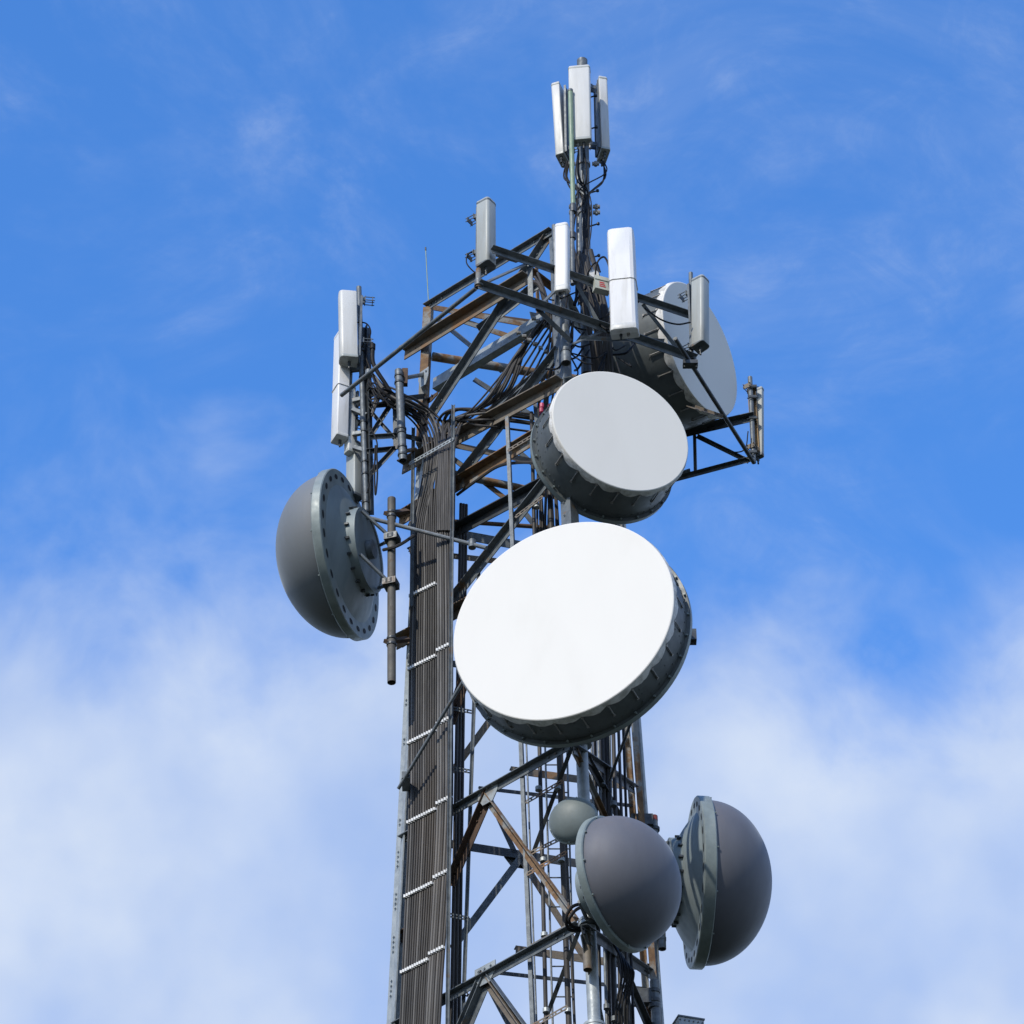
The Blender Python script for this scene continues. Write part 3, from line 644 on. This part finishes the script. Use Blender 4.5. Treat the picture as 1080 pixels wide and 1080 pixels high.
beam(ff, at(520, 266, 31.0), at(548, 275, 31.6), .12, 'dark', 'plate', 'F', Vector((0, 0, 1)))
for x, y in ((505, 299), (730, 378)): mb = MB(); mb.band(fp(x, y), .06, .1); mb.build('clamp', 'galv', ff)
mb = MB(); mb.pipe(fp(504.5, 303), fp(504.5, 284), .035); mb.build('stub_pipe', 'rust', ff)
mb = MB(); mb.pipe(fp(729.5, 380), fp(728.5, 288), .03); mb.build('upright_pipe', 'galv', ff)
mb = MB(); mb.pipe(at(588, 330, 31.2), at(584.5, 238, 31.2), .035); mb.build('upright_pipe', 'galv', ff)
for x0, y0, Y0, x1, y1, Y1, lab in ((502, 304, 30.6, 360, 417, 32.7, 'long slanting grey tube from the head frame down to the left arm'), (712, 357, 31.55, 795, 488, 34.1, 'long dark slanting tube from the front frame down to the right arm tip')):
    s = thing('strut', lab, 'strut', tuple(at(x0, y0, Y0))); beam(s, at(x0, y0, Y0), at(x1, y1, Y1), .06, 'galv' if x0 < 600 else 'dark', 'tube', 'T')
    if x0 > 600: mb = MB(); c = at(728, 384, 31.95); mb.box((-.1, -.06, -.03), (.1, .06, .03), Matrix.Translation(c)); mb.tube([c + Vector((-.08, -.02, -.07)), c + Vector((-.08, -.02, .07))], .01, 6); mb.tube([c + Vector((.08, -.02, -.07)), c + Vector((.08, -.02, .07))], .01, 6); mb.build('u_bolt', 'dark', s)
    else: mb = MB(); mb.band(at(389, 394, 32.3), .05, .1); mb.build('clamp', 'galv', s)
# left arm
YL = 32.9
lf = thing('support_frame', 'left antenna arm: dark angle post, grey pipe and cross braces beside the white antennas', 'frame', tuple(at(391, 540, YL)))
mb = MB(); mb.pipe(at(386.5, 543, YL), at(378.5, 303, YL), .037); mb.build('pipe', 'galv', lf)
mb = MB(); mb.angle(at(389, 543, YL + .05), at(385, 346, YL + .05), .10, Vector((.4, -1, 0))); mb.build('post', 'dark', lf)
mb = MB(); mb.flat(at(391, 543, YL + .08), at(387.5, 346, YL + .08), .09, .012, Vector((0, -1, 0))); mb.build('post', 'dark', lf)
for q in [(389, 414, 412, 413), (389, 428, 413, 426), (389, 461, 418, 459), (387, 476, 417, 473)]: beam(lf, at(q[0], q[1], YL), at(q[2], q[3], YL), .055, 'dark' if q[1] != 461 else 'galv')
for q in [(390, 430, 418, 462), (419, 416, 391, 459), (414, 475, 391, 500), (389, 388, 420, 424)]: beam(lf, at(q[0], q[1], YL), at(q[2], q[3], YL), .05, 'dark' if q[1] != 388 else 'galv', 'brace')
beam(lf, at(417, 418, YL), at(418, 474, YL), .08, 'dark', 'post', 'F'); beam(lf, at(416, 460, YL), at(450, 468, 33.4), .07, 'dark', 'arm'); beam(lf, at(416, 424, YL), at(450, 420, 33.4), .07, 'dark', 'arm')
for y, x in ((367, 381), (370, 381), (398, 382), (445, 383.5), (455, 384), (487, 384.8), (500, 385), (530, 386), (540, 386.5)): mb = MB(); mb.band(at(x, y, YL), .048, .03, n=12); mb.build('clamp', 'dark' if y > 390 else 'galv', lf)
for q in [(372, 423, 384, 420), (372, 432, 386, 438), (366, 391, 382, 389), (366, 379, 383, 382), (372, 458, 385, 456), (373, 472, 386, 476)]: beam(lf, at(q[0], q[1], YL + .05), at(q[2], q[3], YL), .06, 'galv', 'bracket', 'F', Vector((0, -1, 0)), .05)
mb = MB(); pts = spline([at(393, 367, 32.7), at(394, 384, 32.7), at(406, 404, 32.75), at(420, 424, 32.85), at(437, 434, 33.0), at(448, 448, 33.0)], 8); mb.tube(pts, .03, 8); mb.band(at(393, 366, 32.7), .04, .09)
jc = mb.build('cable', 'jumper', bun)
# right arm
YA = 34.2
rf_ = thing('support_frame', 'right antenna arm of dark steel braces reaching out below the upper right dish', 'frame', tuple(at(794, 487, YA)))
mb = MB(); mb.pipe(at(795, 488, YA), at(791, 398, YA), .034); mb.build('pipe', 'galv', rf_)
beam(rf_, at(640, 475, 34.4), at(795, 439, YA), .10, 'dark'); beam(rf_, at(640, 524, 34.4), at(795, 483, YA), .06, 'dark')
beam(rf_, at(732.5, 457, YA + .1), at(733.5, 500, YA + .1), .045, 'dark', 'post', 'F'); beam(rf_, at(736, 459, YA + .1), at(791, 486, YA), .055, 'dark', 'brace')
beam(rf_, at(695, 509, YA + .1), at(728, 498, YA + .1), .12, 'galv', 'plate', 'F', Vector((0, .3, 1)))
for y in (409, 420, 442, 478): mb = MB(); mb.box((-.05, -.05, -.018), (.06, .05, .018), Matrix.Translation(at(793.5, y, YA))); mb.tube([at(788, y, YA - .05), at(800, y - 1, YA - .05)], .008, 6); mb.build('clamp', 'dark', rf_)

# junction box on the front frame
jb = thing('junction_box', 'small cream junction box with a red mark beside the tall faceted antenna', 'box', tuple(at(636, 305, 31.35)), X=(.35, -1, 0))
mb = MB(); mb.box((-.11, -.11, 0), (0, .11, .22)); mb.build('case', 'box', jb, local=True)
mb = MB(); mb.box((0, -.115, .16), (.012, .115, .225)); mb.build('lid', 'box', jb, local=True)
mb = MB()
for k in range(3): mb.box((.002, -.05, .04 + k * .035), (.004, .04 - k * .01, .058 + k * .035))
mb.build('printed_mark', 'red', jb, local=True)
rx = thing('amplifier', 'small round white amplifier unit left of the cream junction box', 'amplifier', tuple(at(625, 292, 31.5)), X=(.3, -1, 0))
mb = MB(); mb.lathe([(-.12, 0), (-.12, .08), (.05, .08), (.07, .07), (.07, 0)], 20); mb.build('case', 'clamp', rx, local=True)
mb = MB(); mb.lathe([(-.15, 0), (-.15, .03), (-.12, .03)], 12); mb.build('connector', 'dark', rx, local=True)

# ------------------------------------------------------------------ dishes
def dish_root(name, label, x, y, Y, beta, away, group=None, tilt=0):
    """beta: degrees between the pointing direction and the camera axis (+ right, - left)"""
    b = R_(beta); X = (math.sin(b), math.cos(b) if away else -math.cos(b), -tilt)
    return thing(name, label, 'dish antenna', tuple(at(x, y, Y)), X=X, group=group)
def mount(o, back, r, target, m='galv', n=4, hub=.16):
    """hub plate, struts and pipe clamps from the dish's back (local x) to a pipe at world target"""
    T = ROOT[o.name].inverted() @ Vector(target)
    mb = MB(); mb.lathe([(back + .03, 0), (back + .03, hub), (back - .05, hub), (back - .05, 0)], 24); mb.build('hub', m, o, local=True)
    for k in range(n):
        a = R_(45 + 360 / n * k); p = Vector((back, r * math.cos(a), r * math.sin(a))); e = T + Vector((0, 0, .38 if math.sin(a) > 0 else -.38))
        mb = MB(); mb.tube([p, e], .024, 8); mb.build('strut', m, o, local=True)
    for s in (-.38, .38):
        mb = MB(); mb.band(T + Vector((0, 0, s)), .10, .07, n=14); mb.box((-.09, -.09, -.05), (.09, .09, .05), Matrix.Translation(T + Vector((0, 0, s)))); mb.build('clamp', 'dark', o, local=True)
def drum(label, x, y, Y, beta, dia, L, fab, target, clips=24, para=.3, rim=.05, wav=.055, group=None, tilt=.05):
    o = dish_root('drum_dish', label, x, y, Y, beta, False, group, tilt); R = dia / 2
    mb = MB(); mb.lathe([(-L, R + rim), (-L + .05, R + rim), (-L + .052, R + .004), (-.02, R), (-.02, R - .02), (-L + .02, R - .02), (-L - .0, R - .03), (-L - .04, R + rim - .01)], 96, closed=True)
    # rivets and bolt heads
    for k in range(60):
        a = k * 2 * math.pi / 60; c = Vector((-L + .12, math.cos(a) * R, math.sin(a) * R)); n = Vector((0, math.cos(a), math.sin(a))); mb.tube([c, c + n * .012], .012, 6)
        if k % 3 == 0:
            for j in (.35, .55): c = Vector((-L * j + random.uniform(-.03, .03), math.cos(a + .03) * R, math.sin(a + .03) * R)); mb.tube([c, c + n * .008], .009, 5)
    sh = mb.build('shroud', 'shroud', o, local=True)
    mb = MB(); mb.lathe([(-L + .055, R + rim + .003), (-L - .012, R + rim + .003)], 96)
    for k in range(clips + 4):
        a = k * 2 * math.pi / (clips + 4); c = Vector((-L + .052, math.cos(a) * (R + rim * .55), math.sin(a) * (R + rim * .55))); mb.tube([c, c + Vector((.03, 0, 0))], .014, 6)
    mb.build('rim', ['rim'], o, local=True)
    # membrane: flat disc, soft roll and a wavy laced hem
    mb = MB(); prof = [(.012, 0), (.012, R - .004), (.006, R + .006), (-.018, R + .011)]
    mb.lathe(prof, 120); mb.build('membrane', fab, o, local=True, smooth=15)
    mb = MB(); n = clips * 8; vs = []
    for k in range(n):
        a = k * 2 * math.pi / n; u = (k % 8) / 8; s = abs(math.sin(u * math.pi)); ln = .045 + wav * s + random.uniform(-.008, .008); rr = R + .016 + random.uniform(0, .006) * s
        for xx, r2 in ((-.012, R + .012), (-.012 - ln * .5, rr + .006), (-.012 - ln, rr)): vs.append(Vector((xx, r2 * math.cos(a), r2 * math.sin(a))))
    fs = [(k * 3 + j, ((k + 1) % n) * 3 + j, ((k + 1) % n) * 3 + j + 1, k * 3 + j + 1) for k in range(n) for j in (0, 1)]
    mb.add(vs, fs); mb.build('membrane_hem', 'hem' if fab == 'fabric' else 'hem', o, local=True, smooth=60)
    # tension springs
    mb = MB(); l0 = -.075; l1 = max(-L * .55, -.30)
    mb.tube([(l0, R + .014, 0), (l1, R + .016, 0)], .0085, 6); mb.box((l0 - .02, R + .003, -.014), (l0 + .015, R + .024, .014)); mb.box((l1 - .012, R - .002, -.016), (l1 + .012, R + .022, .016))
    hk = mb.build('tension_spring', 'bolt', sh, local=True); rep(hk, clips, sh, [k * 2 * math.pi / clips for k in range(clips)])
    mb = MB(); pr = [(-L - .01 - para * (1 - (r / R) ** 2), r) for r in [R * t / 10 for t in range(10, -1, -1)]]; mb.lathe(pr, 72); mb.build('reflector', 'back', o, local=True)
    mb = MB(); mb.lathe([(-L - para * .55, R * .55), (-L - para * .55 - .10, R * .55), (-L - para * .55 - .10, R * .5), (-L - para * .45, R * .5)], 48); mb.build('back_ring', 'galv', o, local=True)
    mount(o, -L - para - .02, R * .5, target)
    return o
tN = lambda py: tuple(legpy('N', py)); tR = lambda py: tuple(legpy('R', py))
drum('largest drum dish with bright white membrane facing the camera in the middle of the tower', 593.5, 653.5, 29.75, -21, 2.74, .52, 'fabric', tN(672), 26)
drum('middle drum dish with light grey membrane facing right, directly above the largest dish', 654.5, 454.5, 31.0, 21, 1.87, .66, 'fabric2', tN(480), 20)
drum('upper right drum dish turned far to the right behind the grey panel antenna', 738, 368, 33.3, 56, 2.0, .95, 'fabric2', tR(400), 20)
# small side bits on the largest dish
def side_bits():
    o = [x for x in bpy.data.objects if x.name == 'drum_dish'][0]
    mb = MB(); c = at(730, 671, 30.6); mb.box((-.09, -.06, -.09), (.05, .06, .07), Matrix.Translation(c)); mb.tube([c, at(724, 686, 30.5)], .015, 6); mb.tube([c + Vector((0, 0, .1)), c - Vector((0, 0, .12))], .012, 6); mb.build('side_bracket', 'dark', o)
    mb = MB(); mb.tube([at(669, 752, 30.75), at(643, 822, 32.3)], .02, 8); mb.build('stay_rod', 'dark', o)
    o = [x for x in bpy.data.objects if x.name == 'drum_dish.002'][0]
    mb = MB(); mb.angle(at(733, 431, 33.2), at(762, 441, 32.9), .16, Vector((0, -.4, 1)), .012, .05); mb.build('side_bracket', 'tan', o)
side_bits()
def dome(label, x, y, Y, beta, away, dia, H, dm, rimw, target, backd=.28, holes=24, ring=.5, group=None, simple=False, hubback=.12, tilt=0):
    o = dish_root('dome_dish', label, x, y, Y, beta, away, group, tilt); R = dia / 2
    mb = MB(); q = R * .955; n = 26; pr = [(H * math.sin(t * math.pi / 2 / n) ** 1.0, q * math.cos(t * math.pi / 2 / n)) for t in range(n + 1)]; pr[-1] = (H, 0); pr = [(-.02, q)] + pr
    mb.lathe(pr, 96); mb.build('radome', dm, o, local=True, smooth=60)
    t = rimw; inner = R * .80
    mb = MB(); mb.lathe([(.0, R * .952), (.0, R - .012), (-.012, R), (-t + .012, R), (-t, R - .012), (-t, inner), (-t + .012, inner)], 96); mb.cur = 1
    if holes:
        for k in range(holes):
            a = 2 * math.pi * (k + .5) / holes; rr = (R + inner) / 2; pts = []
            for j in range(12):
                b = j * math.pi / 6; dr = .036 * math.cos(b) * dia / 2.2; da = .062 * math.sin(b) * dia / 2.2 / rr
                pts.append(Vector((-t - .003, (rr + dr) * math.cos(a + da), (rr + dr) * math.sin(a + da))))
            mb.add(pts, [tuple(range(12))])
    mb.cur = 0
    for k in range(12 if not simple else 6):
        a = 2 * math.pi * (k + .3) / (12 if not simple else 6); c = Vector((0, (R - .02) * math.cos(a), (R - .02) * math.sin(a))); mb.tube([c, c + Vector((.02, 0, 0))], .011 if not simple else .014, 6)
    mb.build('rim', ['rim', 'hole'], o, local=True)
    mb = MB(); rr = inner + .004; pr = [(-t - (backd) * (1 - (r / rr) ** 2), r) for r in [rr * k / 12 for k in range(12, -1, -1)]]; mb.lathe(pr, 80); mb.build('reflector_back', 'back', o, local=True)
    xb = -t - backd
    if simple:
        mb = MB(); mb.box((xb - .12, -.06, -.08), (xb + .05, .06, .08)); mb.build('radio_housing', 'galv', o, local=True)
        T = ROOT[o.name].inverted() @ Vector(target); mb = MB(); mb.tube([(xb - .05, 0, -.02), T], .03, 8); mb.build('bracket', 'galv', o, local=True)
        return o
    rg = R * ring; xr = -t - backd * (1 - (ring / .80) ** 2)
    mb = MB(); mb.lathe([(xr + .03, rg), (xr - hubback, rg), (xr - hubback, rg - .05), (xr - hubback + .015, rg - .05), (xr - hubback + .02, .0)], 64)
    hr = mb.build('hub_ring', 'back', o, local=True)
    mb = MB(); mb.box((xr - .045, rg + .001, -.014), (xr + .01, rg + .035, .014)); hk = mb.build('bolt', 'dark', hr, local=True); rep(hk, 18, hr, [k * math.pi / 9 for k in range(18)])
    mount(o, xr - hubback - .02, rg * .9, target, 'galv', 4, .13)
    return o
pt = at(413, 592, 32.7)
ld = dome('left dome dish seen from behind, grey dome pointing left past the white antennas', 359.5, 586, 33.05, -72.5, True, 2.31, .82, 'dome', .13, tuple(pt), .24, 24, .50)
mb = MB(); mb.tube([at(377, 543, 32.9), at(513, 578, 32.2)], .028, 10); mb.band(at(498, 574, 32.28), .05, .12); mb.build('stay_tube', 'galv', ld)
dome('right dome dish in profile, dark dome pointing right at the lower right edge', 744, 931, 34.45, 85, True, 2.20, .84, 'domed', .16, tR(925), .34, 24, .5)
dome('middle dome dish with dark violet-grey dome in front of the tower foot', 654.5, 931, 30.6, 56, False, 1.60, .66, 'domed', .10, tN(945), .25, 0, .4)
dome('smallest dome dish, a little grey-green bowl just below the largest white dish', 604.5, 865, 30.75, -14, False, .59, .14, 'domeg', .05, tN(880), .08, 0, .5, simple=True, tilt=.16)
# white tie block & hardware on the near leg
hw = thing('leg_bracket', 'pale bolted steel bracket on the near leg left of the middle dome', 'bracket', tN(925))
mb = MB(); mb.box((-.1, -.12, -.05), (.06, 0, .05), Matrix.Translation(Vector(tN(921)) + Vector((-.02, -.06, 0)))); mb.build('block', 'clamp', hw)
mb = MB(); c = Vector(tN(930)); mb.box((-.035, -.14, -.55), (.035, -.08, .55), Matrix.Translation(c))
for k in range(9): mb.tube([c + Vector((.0, -.14, -.5 + k * .12)), c + Vector((0, -.165, -.5 + k * .12))], .014, 6)
mb.build('plate', 'pale', hw)
mb = MB(); c = Vector(tN(975)); mb.band(c, .11, .06, n=18); mb.box((-.02, -.2, -.04), (.42, -.08, .05), Matrix.Translation(c)); mb.build('clamp', 'dark', hw)

# equipment top at the lower right edge
eb = thing('equipment_cover', 'grey riveted box top just showing at the bottom edge, right of the tower', 'box', tuple(at(731, 1120, 33.6)), X=(.3, -1, 0))
h = (at(731, 1074, 33.6).z - at(731, 1120, 33.6).z)
mb = MB(); mb.box((-.25, -.16, 0), (.0, .16, h)); mb.build('case', 'pale', eb, local=True)
mb = MB(); mb.box((-.26, -.17, h), (.012, .17, h + .02)); 
for k in range(6): mb.tube([(.012, -.14 + .056 * k, h - .04), (.0, -.14 + .056 * k, h - .04)], .01, 6)
mb.build('lid', 'galv', eb, local=True)
mb = MB(); mb.tube([(-.12, 0, .3), tuple(ROOT[eb.name].inverted() @ leg('R', at(731, 1110, 33.6).z))], .04, 8); mb.build('arm', 'galv', eb, local=True)

# ------------------------------------------------------------------ loose jumpers
def jumpers(label, sets, r=.011, m='jumper', name='jumper_cables', tape=None):
    p0 = sets[0][0]; o = thing(name, label, 'cables', tuple(p0))
    for s in sets:
        mb = MB(); mb.tube(spline(s, 6), r * random.uniform(.8, 1.3), 6); mb.build('cable', m, o)
    for c in tape or []: mb = MB(); mb.band(c, .03, .07, n=8); mb.build('tape', 'pink', o)
    return o
rnd = random.uniform
S_ = []
for k in range(14):   # under the top antennas down the mast
    x0 = random.choice((598, 600, 610, 612, 616, 632, 635, 637)); Y = 31.95 if 606 < x0 < 620 else 32.2
    xm = 612 + rnd(-7, 12)
    S_.append([at(x0, 158 if 606 < x0 < 620 else 170, Y), at(x0 + rnd(-3, 3), 184 + rnd(-4, 8), Y - .05), at(xm + rnd(-3, 6), 208 + rnd(-8, 8), 32), at(xm + rnd(-3, 5), 245, 31.95), at(xm + rnd(-5, 5), 285, 31.95), at(613 + rnd(-9, 10), 322, 31.9)])
jumpers('tangle of thin black jumper cables hanging from the top antennas down the mast', S_, .0105)
S_ = []
for k in range(34):
    x = rnd(585, 655); y = rnd(285, 385); Y = rnd(31.5, 32.3); L = rnd(12, 40)
    a = rnd(0, 6.28); S_.append([at(x, y, Y), at(x + L * .5 * math.cos(a) + rnd(-8, 8), y + L * .5 * math.sin(a) + rnd(4, 10), Y - .1), at(x + L * math.cos(a), y + L * math.sin(a), Y)])
S_ += [[at(632, 318, 31.5), at(628, 295, 31.4), at(630, 277, 31.3), at(637, 271, 31.3), at(642, 280, 31.3), at(643, 292, 31.3)], [at(617, 300, 31.5), at(622, 284, 31.4), at(629, 277, 31.4), at(633, 287, 31.4)]]
jumpers('snarl of black jumper cables around the mast foot behind the front truss', S_, .013)
S_ = []
for k in range(11):
    x = 602 + k * 2.2; S_.append([at(x + rnd(-2, 2), 268 + rnd(-5, 20), 31.95), at(x + 8, 300 + rnd(-4, 4), 31.9), at(x + 18 + rnd(-4, 4), 335, 31.9), at(x + 22 + rnd(-3, 3), 375, 32.0), at(x + 24, 420, 32.2)])
jumpers('thick black feeder cables running down behind the front truss below the mast', S_, .026, 'cable')
S_ = []
for k in range(9):
    x = 566 + k * 3; S_.append([at(x + rnd(-2, 6) + 14, 330 + rnd(-15, 15), 31.8), at(x + 12, 372, 31.9), at(x + rnd(-2, 4), 420, 32.1), at(x + rnd(-3, 3), 480, 32.2), at(x + rnd(-3, 3) + 2, 560, 32.2), at(x + rnd(-2, 2) + 4, 640, 32.3)])
jumpers('dark feeder cables with pink tape bands dropping just left of the middle drum dish', S_, .018, 'cable', tape=[at(571, 433, 32.0), at(571, 438, 32.0), at(580, 429, 32.0), at(571.5, 428, 32.0)])
S_ = []
for k in range(8):
    S_.append([at(386 + rnd(-4, 4), 395 + rnd(-20, 20), 32.8), at(398 + rnd(-5, 5), 408 + rnd(-10, 22), 32.7), at(412 + rnd(-5, 5), 420 + rnd(-10, 15), 32.75), at(430 + rnd(-3, 3), 430 + rnd(-6, 8), 32.9), at(446, 442 + rnd(-4, 6), 33.0)])
S_ += [[at(374, 340, 32.8), at(386, 341, 32.75), at(391, 350, 32.75), at(387, 365, 32.8), at(386, 390, 32.8)], [at(396, 470, 32.8), at(395, 500, 32.8), at(396, 522, 32.8), at(398, 500, 32.8), at(397, 470, 32.8)],
       [at(390, 450, 32.8), at(398, 470, 32.8), at(392, 500, 32.8), at(387, 520, 32.8)]]
jumpers('thin black jumper cables looping around the left antenna arm', S_, .011)
jumpers('single black cable loop under the left head-frame antenna', [[at(503, 265, 30.8), at(494, 268, 30.8), at(492, 277, 30.8), at(498, 285, 30.8), at(504, 289, 30.8)]], .011)
jumpers('black cable sagging from the front truss to the grey panel antenna', [[at(680, 325, 31.9), at(697, 337, 31.9), at(714, 342, 31.95), at(728, 340, 32.0)]], .011)
jumpers('black cable curling along the right antenna arm to its pipe', [[at(742, 462, 34.1), at(760, 473, 34.1), at(775, 477, 34.1), at(786, 473, 34.1), at(789, 455, 34.1)]], .011)
jumpers('thick black cable curving from the left leg along the rusty beam', [[on('LN', 482, 522, .1), on('LN', 505, 505, .1), on('LN', 525, 492, .08), on('LN', 545, 488, .05), on('LN', 566, 488, .05)]], .020, 'cable')
jumpers('black cable drooping from the left dome pipe to the cable bundle', [[at(404, 580, 32.7), at(416, 577, 32.6), at(426, 572, 32.7), at(436, 565, 32.9)]], .02, 'cable')
S_ = [[at(558 + k * 3, 300 - k * 4, 31.9), at(568 + k * 2, 300 + 2 * k, 31.8), at(574 + k, 318, 31.8), at(580 + k, 345, 31.9)] for k in range(4)]
jumpers('black cables arching over behind the left half of the front truss', S_, .024, 'cable')
GROUPS = {'panel_antenna': 'panel antennas on the tower head and its arms', 'drum_dish': 'drum dish antennas with flat membranes', 'dome_dish': 'dish antennas with round domes',
          'jumper_cables': 'loose jumper and feeder cables on the tower', 'pipe_stub': 'short pipe stubs on the tower', 'mounting_pipe': 'mounting pipes beside the tower', 'support_frame': 'support frames around the tower head',
          'strut': 'slanting tubes tying the antenna frames together', 'riser_cables': 'riser cables inside the tower'}
for o in bpy.data.objects:
    if o.parent is None and o.name.split('.')[0] in GROUPS: o['group'] = GROUPS[o.name.split('.')[0]]
bpy.context.view_layer.update()
